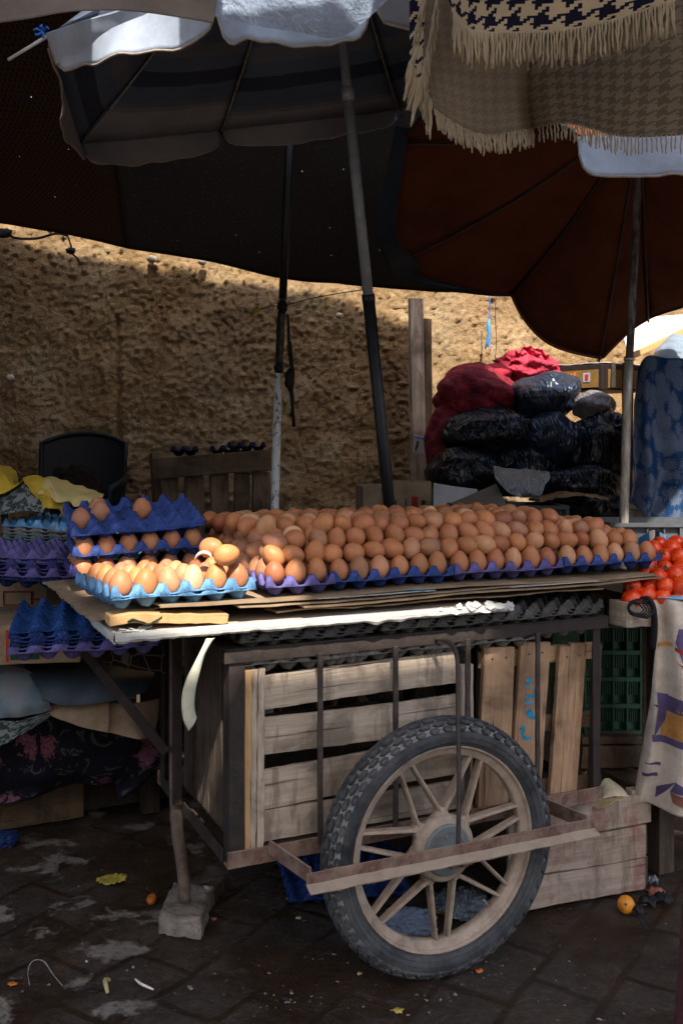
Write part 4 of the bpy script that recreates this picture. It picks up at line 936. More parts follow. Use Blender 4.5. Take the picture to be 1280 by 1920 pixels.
# front left panel: its outer corner hangs down sunlit
m = MB(); rows = [[at(88, 62, 2.28), at(180, 30, 2.16), at(290, 2, 2.07), at(400, -22, 1.97)], [at(97, 92, 2.285), at(190, 66, 2.18), at(300, 40, 2.09), at(396, 5, 2.0)], [at(106, 121, 2.30), at(215, 101, 2.20), at(300, 78, 2.11), at(392, 40, 2.02)]]
m.grid(wrinkled(surf(rows), .008, 9, 3), 40, 14, 0, .5, .15); fo = m.build('loose_flap', M['white_canopy'], um, sm=True, solid=.0014)
f_ = wrinkled(surf(rows), .008, 9, 3); e = MB(); e.tube([f_(i/40, 1) for i in range(41)]+[], .003, 5); e.tube([f_(0, i/10) for i in range(11)], .003, 5); e.build('hem', M['hem'], fo, sm=True)
# ---- dark patterned cloth and dark speckled sheet stretched behind, almost reaching the wall
def tarp(name, rows, mat, label, us, vs_, amp=.03, cat='tarp', solid=.002, nu=50, nv=40, freq=1.6, seed=1):
    m = MB(); m.grid(wrinkled(surf(rows), amp, freq, seed, Vector((0, .2, 1))), nu, nv, 0, us, vs_); o = m.build(name, M[mat], sm=True, solid=solid); tag(o, label, cat); return o
E = [(-260, 380, 4.44), (0, 420, 4.44), (240, 463, 4.42), (470, 505, 4.38)]
E2 = [(470, 505, 4.38), (620, 530, 4.33), (760, 548, 4.26), (870, 553, 4.22), (1010, 560, 4.15)]
FZ = 2.78
def up_rows(E_, yf, zf=3.02):
    P_ = [at(*e) for e in E_]
    return [P_, [Vector((p.x, p.y-.22, p.z+.30+.1*(2.1-p.z))) for p in P_], [Vector((p.x, 3.25, 2.80)) for p in P_], [Vector((p.x, (yf+3.25)/2, (zf+2.80)/2+.1)) for p in P_], [Vector((p.x, yf, zf)) for p in P_]]
E = [(-1000, 250, 4.44), (-500, 330, 4.44)]+E
tarp('patterned_tarp', up_rows([(-900, 250, 4.0), (-450, 330, 4.0), (-100, 403, 4.0), (110, 440, 4.0), (250, 467, 3.99)], 1.80, 2.12), 'quilt_dark', 'dark brown patterned cloth stretched overhead on the left up to the wall', 2.6, 2.6)
tarp('speckled_tarp', up_rows([(236, 464, 3.97), (470, 505, 3.96), (620, 530, 3.95), (760, 548, 3.93), (870, 553, 3.92), (1010, 560, 3.9)], 1.95), 'speckle_dark', 'nearly black speckled sheet stretched overhead behind the striped umbrella', 2.6, 2.6)
for i, (p, q) in enumerate((((300, 290), (232, 464)), ((455, 265), (405, 365)), ((590, 260), (625, 350)))):
    pass
# back pole, black above and chipped white below
bp = thing('tent_pole', at(515, 955, 3.55), 'thin pole with chipped white paint at its foot and black tape above', 'pole')
def pl(px, py): return at(px, py, 3.55)
A0 = pl(543, 262); B0 = pl(530, 560); C0 = pl(522, 700); D0 = pl(515, 955); ft = D0+(D0-C0)*(D0.z/(C0.z-D0.z))
m = MB(); m.tube([A0+(A0-B0)*.25, A0, B0], [.0155, .0155, .0145], 12); m.build('upper_pole', M['pole_black'], bp, sm=True)
m = MB(); m.tube([B0, B0.lerp(C0, .25), B0.lerp(C0, .6), C0], [.0125, .0135, .0145, .0150], 12); m.build('taped_section', M['stained'], bp, sm=True)
m = MB(); m.tube([C0, D0, ft], [.0145, .0150, .0155], 12); m.build('lower_pole', M['chipped'], bp, sm=True)
random.seed(9)
m = MB()
for (x, y, L_, dx) in ((540, 590, 210, 10), (546, 640, 160, 4), (524, 575, 120, -6), (550, 690, 90, -4)):
    pts = [at(x+dx*k/6+random.uniform(-2, 2), y+L_*k/6, 3.53) for k in range(7)]; m.tube(pts, [.003+.004*math.sin(k*1.3+x)**2 for k in range(7)], 6)
m.blob(at(543, 712, 3.53), (.016, .014, .04), .5, 3, 4, 3); m.blob(at(530, 575, 3.53), (.018, .02, .022), .5, 3, 6, 3); m.blob(at(523, 690, 3.54), (.017, .017, .02), .3, 3, 2, 3)
m.build('tied_rag', M['rope_black'], bp, sm=True)
o = MB(); o.tube([at(x, y, 3.6+(i*.02)) for i, (x, y) in enumerate(((486, 581), (505, 574), (530, 574), (580, 560), (640, 549), (700, 541)))], .0022, 6); o = o.build('cord', M['rope_brown'], sm=True); tag(o, 'thin brown cord running from the taped pole towards the tilted pole', 'cord')
m = MB(); m.blob(at(480, 581, 3.6), (.014, .01, .010), .4, 3, 3, 3); o = m.build('cord_knot', M['yellow_tape'], sm=True); tag(o, 'yellow knot at the loose end of the brown cord', 'knot')
# ---- rust coloured parasol on the right
H2 = at(1200, 205, 3.15)
ru = thing('rust_parasol', at(1170, 1000, 3.15), 'rust brown parasol drooping low over the stacked sacks on the right', 'umbrella')
T2 = [at(1118, 668, 3.80), at(962, 553, 3.86), at(735, 470, 3.50), at(752, 262, 3.05), at(820, 120, 2.45), at(1085, 262, 2.22), at(1420, 235, 2.22), at(1650, 330, 2.9), at(1330, 583, 3.7)]
T2 = [at(1122, 672, 3.80), at(958, 551, 3.84), at(738, 490, 3.55), at(752, 262, 3.05), at(840, 120, 2.45), at(1082, 264, 2.25), at(1420, 235, 2.25), at(1600, 400, 3.0), at(1215, 598, 3.80)]
def canopy_curved():
    n = len(T2); mb = MB()
    for i in range(n):
        a, b = T2[i], T2[(i+1) % n]
        def f(s, t, i=i, a=a, b=b):
            e = a.lerp(b, s); pull = 4*s*(1-s)
            if i == 0: e = e+Vector((-.04, 0, -.05))*pull
            elif i == 7: e = e+Z*(-.03)*pull
            elif i in (1, 2): e = e+Z*(-.035)*pull*(1 if i == 1 else -.2)
            else: e = e.lerp(H2, .03*pull)
            p = H2.lerp(e, t)-Z*(.06*math.sin(t*math.pi)*.6); return p+Vector((nz(p.x*3, p.z*3, 1)*.02, 0, nz(p.x*5, p.y*5, 2)*.012))
        m = MB(); m.grid(f, 16, 18, 0, (a-b).length, 1); mb.add(m.v, m.f, m.uv)
        e = MB(); e.tube([f(k/16, 1) for k in range(17)], .007 if i in (0, 8) else .004, 6); e.build('hem', M['rust_hem'] if i in (0, 8) else M['navy_trim'], ru, sm=True)
    mb.build('canopy', M['rust_canopy'], ru, sm=True, solid=.0016)
    for a in T2:
        m = MB(); m.tube([H2.lerp(a, t/10)-Z*(.012+.06*.6*math.sin(t/10*math.pi)) for t in range(11)], .004, 6); m.build('rib', M['rod_iron'], ru, sm=True)
canopy_curved()
f2 = at(1168, 1005, 3.15); m = MB(); a_, b_, c_ = at(1196, 330, 3.15), at(1183, 600, 3.15), f2; dn = (c_-b_).normalized(); ft2 = c_+dn*(c_.z/-dn.z)
m.tube([H2, a_, b_, at(1178, 690, 3.15)], [.0125]*4, 12); m.build('upper_pole', M['stained'], ru, sm=True)
m = MB(); m.tube([at(1178.3, 672, 3.15), at(1175, 750, 3.15), c_, ft2], [.0145]*4, 12); m.lathe([(.0145, -.004), (.0175, -.004), (.0175, .004), (.0145, .004)], at(1178.3, 674, 3.15), Z, 12); m.build('lower_pole', M['galv'], ru, sm=True)
valance(ru, at(1078, 256, 2.20), at(1420, 246, 2.25), .088, M['white_canopy'], bulge=.008, seed=2, n=40, sagm=.05)
# navy edge hanging between the two umbrellas
m = MB(); rows = [[at(742, 236, 3.0), at(766, 240, 3.0)], [at(722, 330, 3.05), at(752, 335, 3.05)], [at(706, 425, 3.15), at(742, 430, 3.1)], [at(722, 482, 3.3), at(762, 470, 3.3)], [at(760, 525, 3.6), at(800, 500, 3.6)], [at(900, 549, 3.75), at(910, 520, 3.75)]]
m.grid(wrinkled(surf(rows), .02, 5, 2), 8, 50, 0, .1, 1.2); o = m.build('navy_cloth', M['navy_trim'], sm=True, solid=.002); tag(o, 'dark navy strip of cloth hanging between the striped umbrella and the rust parasol', 'cloth')
# ---- grey cloth and plastic sheet nearest at the top
GC = [[at(-160, -60, .98), at(60, -90, 1.02), at(220, -120, 1.05), at(420, -110, 1.1)], [at(-160, -20, 1.25), at(60, -40, 1.28), at(220, -50, 1.3), at(420, -40, 1.35)], [at(-160, 52, 1.55), at(0, 43, 1.57), at(110, 27, 1.6), at(215, 11, 1.62)], [at(-160, 47, 1.6), at(0, 41, 1.62), at(110, 24, 1.65), at(215, 8, 1.66)]]
def sheet_obj(name, rows, mat, label, cat, us=1, vs_=1, amp=.012, freq=5, seed=0, nu=60, nv=30, axis=Vector((0, .5, 1)), solid=.0015):
    m = MB(); m.grid(wrinkled(surf(rows), amp, freq, seed, axis), nu, nv, 0, us, vs_); o = m.build(name, M[mat], sm=True, solid=solid); tag(o, label, cat); return o
GC = [[at(-260, -330, 1.62), at(0, -330, 1.62), at(160, -330, 1.62), at(300, -330, 1.64), at(420, -330, 1.66)],
      [at(-260, -80, 1.60), at(0, -90, 1.6), at(160, -110, 1.62), at(300, -100, 1.64), at(420, -100, 1.66)],
      [at(-260, 75, 1.62), at(0, 43, 1.62), at(120, 27, 1.63), at(225, 12, 1.65), at(300, 30, 1.67), ]]
GC[2] = [at(-260, 75, 1.62), at(0, 43, 1.62), at(140, 22, 1.63), at(260, 22, 1.66), at(400, 44, 1.70)]
sheet_obj('grey_awning_cloth', GC, 'grey_cloth', 'grey brown cloth drooping across the top left above the umbrella corner', 'cloth', .6, .4, .006, 6, 4, axis=Vector((0, 1, .1)))
PS = [[at(330, -330, 1.84), at(450, -330, 1.84), at(600, -330, 1.85), at(720, -330, 1.86), at(840, -330, 1.88)],
      [at(340, -120, 1.82), at(450, -120, 1.80), at(600, -120, 1.80), at(710, -110, 1.82), at(800, -150, 1.86)],
      [at(352, 12, 1.82), at(430, 38, 1.80), at(560, 61, 1.79), at(645, 66, 1.80), at(735, -8, 1.83)]]
sheet_obj('plastic_sheet', PS, 'film', 'shiny crumpled clear plastic sheet draped over the top of the umbrella', 'plastic sheet', .6, .4, .016, 9, 2, 110, 70, axis=Vector((0, 1, .25)), solid=0)
# ---- houndstooth cloth with long fringe on the right
hc = thing('houndstooth_cloth', at(1000, 120, 1.7), 'cream and navy houndstooth blanket with a twisted fringe hanging at the top right', 'blanket')
R1 = [[at(812, -330, 1.60), at(900, -330, 1.58), at(1000, -330, 1.56), at(1130, -330, 1.55), at(1290, -330, 1.56)],
      [at(812, -120, 1.58), at(900, -120, 1.56), at(1000, -120, 1.54), at(1130, -120, 1.53), at(1290, -120, 1.55)],
      [at(848, 20, 1.60), at(885, 62, 1.58), at(985, 64, 1.56), at(1130, 46, 1.55), at(1262, 2, 1.55)]]
s1 = wrinkled(surf(R1), .010, 6, 3)
m = MB(); m.grid(s1, 60, 30, 0, .40, .34); m.build('bold_panel', M['houndstooth_big'], hc, sm=True, solid=.002)
R2 = [[at(775, -330, 1.74), at(900, -330, 1.73), at(1060, -330, 1.72), at(1200, -330, 1.72), at(1420, -330, 1.74)],
      [at(772, -60, 1.74), at(900, -60, 1.73), at(1060, -60, 1.72), at(1200, -60, 1.72), at(1420, -60, 1.74)],
      [at(790, 110, 1.72), at(900, 120, 1.74), at(1040, 120, 1.72), at(1200, 120, 1.72), at(1420, 110, 1.73)],
      [at(812, 205, 1.73), at(905, 252, 1.75), at(1052, 232, 1.74), at(1190, 258, 1.73), at(1420, 240, 1.72)]]
def s2(a, b):
    p = wrinkled(surf(R2), .010, 5, 7)(a, b); k = (a-.43)/.045; return p+Vector((0, .05*math.exp(-k*k)*smooth((b-.4)/.5), .012*math.exp(-k*k)*b))
m = MB(); m.grid(s2, 90, 50, 0, .60, .50)
for i in range(len(m.f)): m.mi[i] = 1 if (i % 90) < 38 else 0
m.build('thin_panel', [M['houndstooth_thin'], M['lining']], hc, sm=True, solid=.0015)
def fringe(fn, a0, a1, n, L_, r, name, parent, mat, b=1., lean=0, seed=1, pull=Vector((0, -.006, 0))):
    random.seed(seed); m = MB()
    for i in range(n):
        a = lerp(a0, a1, (i+.5)/n); p = fn(a, b)+pull; l = (L_(a) if callable(L_) else L_)*random.uniform(.82, 1.12); ln = random.uniform(-.08, .08)+lean
        side = Vector((ln, random.uniform(-.1, .1), -1)).normalized()
        pts = [p+side*l*t/5+Vector((nz(i*3.1, t*.7)*.003, nz(i*1.7, t*.6, 4)*.003, 0)) for t in range(6)]
        rr = [r*(1+.25*math.sin(t*2.1+i)) for t in range(6)]; rr[-1] = r*.6; m.tube(pts, rr, 6)
    return m.build(name, mat, parent, sm=True)
FR = M['cream_fringe']
fringe(s1, .02, .99, 92, lambda a: .052 if a > .25 else .06, .0018, 'long_fringe', hc, FR, seed=1)
fringe(s1, .02, .99, 92, .05, .0018, 'long_fringe', hc, FR, b=.995, seed=4, pull=Vector((.002, .004, 0)))
e = MB(); e.tube([s1(k/60, 1)+Vector((0, -.004, 0)) for k in range(61)], .0035, 6); e.build('rope_hem', FR, hc, sm=True)
fringe(s2, .01, .43, 62, .034, .0021, 'short_fringe', hc, FR, seed=2, lean=.12)
fringe(s2, .44, .99, 60, .031, .0014, 'short_fringe', hc, FR, seed=3)
sf = lambda a, b: catmull([at(800, -20, 1.66), at(786, 60, 1.67), at(775, 120, 1.67), at(790, 175, 1.68)], a)
fringe(sf, 0, 1, 44, .058, .0022, 'side_fringe', hc, FR, seed=6, lean=-.25); fringe(lambda a, b: sf(a, b)+Vector((.018, .02, -.01)), 0, 1, 40, .06, .0022, 'side_fringe', hc, FR, seed=8, lean=-.05)
m = MB(); m.grid(wrinkled(surf([[at(766, -60, 1.70), at(800, -60, 1.68)], [at(768, 60, 1.70), at(795, 60, 1.69)], [at(768, 150, 1.70), at(790, 160, 1.69)]]), .01, 9, 2), 8, 30, 0, .04, .3); m.build('side_panel', M['houndstooth_big'], hc, sm=True, solid=.002)
# ---- unseen sheets added above the camera to cut the sun patch and block sky
def awning(name, x0, x1, y0, y1, z, label, mat='blocker_grey'):
    m = MB(); m.grid(lambda a, b: Vector((lerp(x0, x1, a), lerp(y0, y1, b), z+.03*nz(a*4, b*4)-.05*math.sin(a*math.pi))), 24, 16); o = m.build(name, M[mat], sm=True, solid=.003); tag(o, label, 'light blocker')
def poly_blocker(name, pts, z, label, mat='blocker_grey'):
    m = MB(); n = len(pts); rows = [[Vector((x, lo, z)), Vector((x, hi, z))] for x, lo, hi in pts]
    def f(a, b):
        k = a*(n-1); i = min(int(k), n-2); t = k-i; lo = rows[i][0].lerp(rows[i+1][0], t); hi = rows[i][1].lerp(rows[i+1][1], t); p = lo.lerp(hi, b)
        return p+Z*(-.04*math.sin(b*math.pi))+Vector((0, (.03 if z > 3 else .006)*(nz(p.x*6, 3)+.5*nz(p.x*17, 1)), 0))
    m.grid(f, 8*(n-1), 16); o = m.build(name, M[mat], sm=True, solid=.003); tag(o, label, 'light blocker')
yb = lambda x: .74+(x-.1)*.452           # where sun grazing the front edge of the board crosses the blocker sheets
poly_blocker('street_sun_blocker', [(-1.7, -.75, 2.1), (-.52, -.75, 2.1), (-.48, -.75, 1.1), (-.34, -.75, .86), (-.25, -.75, .62), (-.13, -.75, .645), (-.11, -.75, .58), (-.05, -.75, .58), (-.02, -.75, .67), (.1, -.75, yb(.1)-.018), (.5, -.75, yb(.5)-.016), (.62, -.75, .98), (1.2, -.75, 1.0), (1.75, -.75, 1.03)], 2.35, 'added thin pale sheet out of view, shaped to cut the sun patch', 'blocker_thin')  # added: its edge shapes the sun patch, its glow fills the cart front
poly_blocker('side_sun_blocker', [(.10, yb(.1)+.034, 1.88), (.5, yb(.5)+.026, 1.88), (.65, .93, 1.88), (1.12, .98, 1.88)], 2.36, 'smaller added pale sheet blocking sun above the houndstooth blanket, out of view', 'blocker_thin')  # added to keep direct sun off the right part of the eggs
poly_blocker('strip_sun_blocker', [(-.6, 1.04, 1.42), (-.3, 1.04, 1.42), (-.12, 1.03, 1.42), (-.02, .97, 1.42), (.04, .93, 1.42), (.12, .80, 1.42)], 2.38, 'added narrow grey strip shading the upper trays and eggs, out of view')  # added to end the sun patch below the tops of stack and heap
poly_blocker('high_sun_blocker', [(-4.5, 2.7, 4.0), (-1.9, 2.7, 3.70), (-1.35, 2.7, 3.64), (-.9, 2.7, 3.55), (-.25, 2.7, 3.47), (.20, 2.7, 3.40), (.50, 2.7, 3.30), (.62, 2.7, 3.05), (.9, 2.7, 2.85)], 3.25, 'added sheet high above the tarps, unseen, keeping sun off the wall')  # added to leave only a thin sunlit strip on the wall
def opposite():
    m = MB(); m.beam(Vector((-14, -10, 2.35)), Vector((14, -10, 2.35)), .3, 4.7, seg=4); o = m.build('opposite_wall', M['wall'], loc=Vector((0, -10, 0))); tag(o, 'plain ochre wall on the far side of the square behind the viewer', 'wall')
opposite()
def side_sheet(name, x, y0, y1, label, bow):  # added out of view to keep side sky off the mud wall
    m = MB(); m.grid(lambda a, b: Vector((x+bow*math.sin(a*math.pi)+.03*math.sin(a*23)*(1-b), lerp(y0, y1, a), lerp(.02, 2.75, b)+.05*nz(a*5, b))), 40, 20); o = m.build(name, M['side_sky_blocker'], sm=True, solid=.003); tag(o, label, 'cloth')
side_sheet('side_sky_blocker', -2.05, 2.0, 4.5, 'added dark sheet out of view, blocking sky light from the left', -.1)
side_sheet('side_sky_blocker', 2.25, 2.3, 4.5, 'added dark sheet out of view, blocking sky light from the right', .1)
# ================================================================ LEFT SIDE
def cloth(name, rows, mat, label, cat='cloth', us=1, vs_=1, amp=.012, freq=6, seed=0, nu=50, nv=40, axis=Vector((0, 1, .3)), solid=.002, color=None, folds=0, fa=0):
    m = MB(); m.grid(wrinkled(surf(rows), amp, freq, seed, axis, folds, fa), nu, nv, 0, us, vs_); o = m.build(name, M[mat], sm=True, solid=solid, color=color)
    if label: tag(o, label, cat)
    return o
bt = thing('stall_bench', at(150, 1500, 2.8), 'low wooden stall bench at the left hidden under cloths and cardboard', 'bench')
m = MB(); a = atz(-300, 1610, .0); b = atz(158, 1542, 0); a.z = b.z = .075
m.beam(a+V*.06, b+V*.06, .10, .13, seg=24, jit=.003); m.build('base_plank', M['back_wood'], bt, bevel=.004)
m = MB(); a2 = atz(165, 1538, 0); a2.z = .06; m.beam(a2+V*.10, a2+V*.10+U*.42, .05, .11, seg=8, jit=.002); m.build('base_plank', M['dark_wood'], bt, bevel=.003)
c0 = Vector((-1.02, 2.75, 0)); 
m = MB(); m.beam(Vector((-2.1, 2.80, .56)), Vector((-.50, 2.95, .56)), .60, .03, seg=10, jit=.002); m.build('bench_top', M['dark_wood'], bt)
for x, y in ((-.60, 3.12), (-1.9, 3.1), (-1.9, 2.75)): m = MB(); m.beam(Vector((x, y, 0)), Vector((x, y, .55)), .05, .05, up=V); m.build('leg', M['dark_wood'], bt)
cloth('floral_cloth', [[at(-260, 1330, 2.62), at(0, 1345, 2.58), at(130, 1340, 2.6), at(310, 1350, 2.72)], [at(-260, 1440, 2.66), at(0, 1440, 2.66), at(150, 1440, 2.68), at(312, 1420, 2.80)], [at(-260, 1545, 2.74), at(-20, 1512, 2.74), at(180, 1470, 2.78), at(230, 1495, 2.84), at(305, 1470, 2.9)][:4]], 'floral', 'dark floral cloth with dusky pink roses hanging down the front of the bench', us=.9, vs_=.35, amp=.02, folds=4, fa=.015)
cloth('cardboard_flap', [[at(190, 1316, 2.50), at(250, 1318, 2.50), at(300, 1310, 2.58)], [at(200, 1350, 2.47), at(250, 1352, 2.48), at(296, 1345, 2.56)], [at(200, 1372, 2.46), at(262, 1386, 2.46), at(290, 1380, 2.55)]], 'cardboard', 'folded brown cardboard flap sticking out under the dark plastic sheet, right half', 'cardboard', .2, .1, .003, nu=20, nv=14)
cloth('cardboard_flap', [[at(90, 1320, 2.44), at(150, 1318, 2.44), at(205, 1314, 2.46)], [at(95, 1340, 2.42), at(150, 1350, 2.43), at(206, 1345, 2.45)], [at(120, 1350, 2.42), at(150, 1362, 2.43), at(204, 1374, 2.44)]], 'cardboard', 'folded brown cardboard flap below the dark plastic sheet, left half', 'cardboard', .2, .1, .004, nu=20, nv=14, seed=5)
cloth('dark_plastic_sheet', [[at(45, 1245, 2.52), at(130, 1236, 2.56), at(220, 1232, 2.6), at(290, 1228, 2.7)], [at(62, 1275, 2.42), at(140, 1272, 2.43), at(220, 1270, 2.46), at(290, 1262, 2.56)], [at(82, 1312, 2.38), at(130, 1323, 2.38), at(215, 1314, 2.42), at(276, 1296, 2.5)]], 'slate_plastic', 'blue black plastic sheet draped over the bench edge under the trays', 'plastic sheet', .3, .2, .006, solid=.004)
cloth('faded_cloth', [[at(-220, 1225, 2.5), at(-40, 1240, 2.46), at(60, 1258, 2.46), at(88, 1285, 2.43)], [at(-220, 1300, 2.42), at(-40, 1300, 2.40), at(40, 1312, 2.39), at(92, 1316, 2.40)], [at(-220, 1365, 2.42), at(-30, 1350, 2.40), at(50, 1342, 2.39), at(98, 1330, 2.42)]], 'pale_blue_cloth', 'crumpled pale grey and blue cloth at the left end of the bench', us=.5, vs_=.25, amp=.028, freq=9)
cloth('denim_cloth', [[at(-220, 1345, 2.42), at(-20, 1350, 2.41), at(60, 1345, 2.41), at(120, 1322, 2.44)], [at(-220, 1420, 2.44), at(-20, 1400, 2.43), at(40, 1378, 2.42), at(86, 1350, 2.43)]], 'print_dark', 'grey patterned cloth bunched below the pale one at the far left', us=.5, vs_=.15, amp=.02, freq=8)
cloth('scalloped_cloth', [[at(190, 1205, 2.5), at(240, 1200, 2.52), at(310, 1205, 2.55)], [at(196, 1245, 2.47), at(250, 1255, 2.48), at(312, 1262, 2.5)]], 'brown_print', 'dark brown cloth with pale scalloped lines behind the cart handle', us=.25, vs_=.12, amp=.012)
# carton under the blue tray stack
def box(root, name, c, sx, sy, sz, rot, mat, open_top=False, bevel=.003):
    m = MB(); ca, sa = math.cos(rot), math.sin(rot); X = Vector((ca, sa, 0)); Y_ = Vector((-sa, ca, 0)); m.beam(c-X*sx/2+Z*sz/2, c+X*sx/2+Z*sz/2, sy, sz, seg=6, jit=.001)
    return m.build(name, mat, root, bevel=bevel), X, Y_
def carton(loc, sx, sy, sz, rot, label, prints=(), mat='cardboard', name='cardboard_box', tape=None):
    t = thing(name, loc, label, 'box'); o, X, Y_ = box(t, 'carton_body', Vector(loc), sx, sy, sz, rot, M[mat]); F = Vector(loc)-Y_*(sy/2+.0025)
    for kind, mt, (x, z, w_, h) in prints:               # flat print on the front face, x and z from its lower left corner
        m = MB(); c = F-X*sx/2+X*(x+w_/2)+Z*(z+h/2)
        if kind == 'rect': m.beam(c-X*w_/2, c+X*w_/2, .0012, h)
        elif kind == 'frame':
            for s in (-1, 1): m.beam(c-X*w_/2+Z*s*h/2, c+X*w_/2+Z*s*h/2, .0012, .004); m.beam(c+X*s*w_/2-Z*h/2, c+X*s*w_/2+Z*h/2, .0012, .004, up=Y_)
        m.build('print', M[mt], t)
    if tape:
        for xx in tape: m = MB(); m.beam(Vector(loc)+X*xx-Y_*(sy/2+.002)+Z*.0, Vector(loc)+X*xx-Y_*(sy/2+.002)+Z*(sz+.003), .012, .002, up=Y_); m.beam(Vector(loc)+X*xx-Y_*(sy/2+.002)+Z*(sz+.003), Vector(loc)+X*xx+Y_*(sy/2)+Z*(sz+.003), .012, .002); m.build('packing_tape', M['white_laminate'], t)
    return t, F, X
def text(s, size, at_, X, mat, parent, depth=.0012, up=Z, name='lettering', sp=1.0):
    cu = bpy.data.curves.new('t', 'FONT'); cu.body = s; cu.size = size; cu.extrude = depth/2; cu.space_character = sp; tmp = bpy.data.objects.new('t', cu); col.objects.link(tmp)
    dg = bpy.context.evaluated_depsgraph_get(); me = bpy.data.meshes.new_from_object(tmp.evaluated_get(dg)); bpy.data.objects.remove(tmp)
    up = Vector(up); N_ = X.cross(up); mt = Matrix((X, up, N_)).transposed(); org = wloc(parent)
    for v in me.vertices: v.co = mt @ v.co + Vector(at_)-org
    o = bpy.data.objects.new(name, me); me.materials.clear(); me.materials.append(M[mat]); col.objects.link(o); o.parent = parent; return o
def facing(px0, py0, px1, py1, Y, sy, rot, label, **k):
    a = at(px0, py1, Y); b = at(px1, py1, Y); top = at(px0, py0, Y); X = Vector((math.cos(rot), math.sin(rot), 0)); Y_ = Vector((-math.sin(rot), math.cos(rot), 0))
    sx = (b-a).length; c = (a+b)/2+Y_*sy/2; c.z = a.z; return carton(c, sx, sy, top.z-a.z, rot, label, **k)
t, F, X = facing(-70, 1172, 148, 1246, 2.36, .30, .18, 'brown fruit carton with a red and green print under the blue tray stack', prints=(('rect', 'print_red', (.105, .008, .006, .075)), ('rect', 'print_green', (.115, .012, .065, .062))))
t, F, X = facing(-120, 1075, 88, 1172, 2.72, .28, .05, 'brown carton with red lettering behind the purple tray stack', prints=(('frame', 'print_red', (.185, .055, .075, .036)), ('rect', 'print_red', (.262, .068, .028, .005))))
text('hoster', .020, F-X*.15+X*.038+Z*.067+Vector((0, -.002, 0)), X, 'print_red', t)
# stacks of empty trays at the left
random.seed(31)
def tray_stack(corner, ang, cols_, label, group, dz=.0095, tilt=(0, 0), nc=6, nr=5):
    n = len(cols_)
    for k, c in enumerate(cols_):
        pos = 'topmost' if k == n-1 else ('lowest' if k == 0 else ORD[k]+' from below')
        tray(Vector(corner)+Z*dz*k+Vector((random.uniform(-.004, .004), random.uniform(-.004, .004), 0)), ang+random.uniform(-1.5, 1.5), c, label % pos, group, nc, nr, seed=k, tilt=(tilt[0]+random.uniform(-.5, .5), tilt[1]+random.uniform(-.5, .5)))
tray_stack(at(24, 1226, 2.07), 12, ['purple', 'purple', 'navy', 'navy', 'navy', 'deep'], 'empty tray, %s in the dark blue stack at the lower left', 'empty trays in the dark blue stack', .0085, (2, -1))
tray_stack(at(-92, 1082, 2.42), 3, ['navy', 'purple', 'purple', 'dpurple', 'deep', 'purple', 'purple'], 'empty purple tray, %s in the stack at the left picture edge', 'empty trays in the purple stack', .0085, (1, 2))
tray_stack(at(10, 1045, 2.78), -10, ['greyteal', 'greyteal', 'greyteal', 'greyteal', 'greyteal', 'grey', 'greyteal', 'greyteal', 'grey', 'grey', 'light'], 'empty tray, %s in the grey green stack behind the purple one', 'empty trays in the grey green stack', .0088, (0, 3))
# cloths on that stack
cloth('yellow_cloth', [[at(-60, 868, 2.95), at(0, 872, 2.95), at(26, 884, 2.95), at(34, 905, 2.95)], [at(-60, 905, 2.85), at(0, 890, 2.85), at(20, 900, 2.85), at(30, 914, 2.88)], [at(-60, 930, 2.8), at(0, 925, 2.8), at(25, 916, 2.82), at(44, 900, 2.86)]], 'yellow_cloth', 'mustard yellow cloth folded at the far left above the printed one', us=.2, vs_=.1, amp=.03, freq=17)
cloth('yellow_cloth', [[at(40, 900, 2.84), at(70, 893, 2.84), at(110, 915, 2.84)], [at(60, 925, 2.78), at(90, 922, 2.78), at(130, 945, 2.8)], [at(75, 957, 2.75), at(100, 953, 2.75), at(122, 968, 2.78)]], 'yellow_cloth', 'mustard yellow cloth bunched under the cream one beside the blue trays', us=.2, vs_=.1, amp=.03, freq=17, seed=3)
cloth('cream_cloth', [[at(52, 905, 2.86), at(90, 895, 2.88), at(115, 899, 2.9), at(150, 912, 2.9), at(196, 925, 2.9)], [at(70, 918, 2.8), at(95, 905, 2.8), at(118, 925, 2.8), at(150, 932, 2.8), at(190, 938, 2.8)], [at(80, 925, 2.78), at(112, 938, 2.76), at(135, 946, 2.76), at(160, 950, 2.78), at(180, 955, 2.8)]], 'cream_cloth', 'pale yellow cloth lying crumpled behind the stack of blue trays', us=.3, vs_=.12, amp=.022, freq=16, folds=3, fa=.012)
cloth('printed_cloth', [[at(-80, 915, 2.86), at(0, 925, 2.86), at(50, 905, 2.88), at(78, 925, 2.88)], [at(-80, 950, 2.78), at(0, 945, 2.76), at(50, 930, 2.76), at(86, 945, 2.78)], [at(-80, 975, 2.74), at(0, 965, 2.74), at(50, 958, 2.74), at(82, 960, 2.76)]], 'print_dark', 'black and grey printed cloth on top of the empty tray stack', us=.35, vs_=.15, amp=.022, freq=12)
m = MB(); m.beam(Vector((-1.75, 3.05, .78)), Vector((-.72, 3.05, .78)), .45, .02, seg=4); 
tb = thing('back_shelf', Vector((-1.2, 3.05, .56)), 'dark shelf board raised behind the bench under the tray stacks', 'shelf'); m.build('shelf_board', M['dark_wood'], tb)
for x in (-1.7, -.78):
    m = MB(); m.beam(Vector((x, 3.05, .575)), Vector((x, 3.05, .77)), .04, .3, up=Vector((0, 1, 0))); m.build('support', M['dark_wood'], tb)
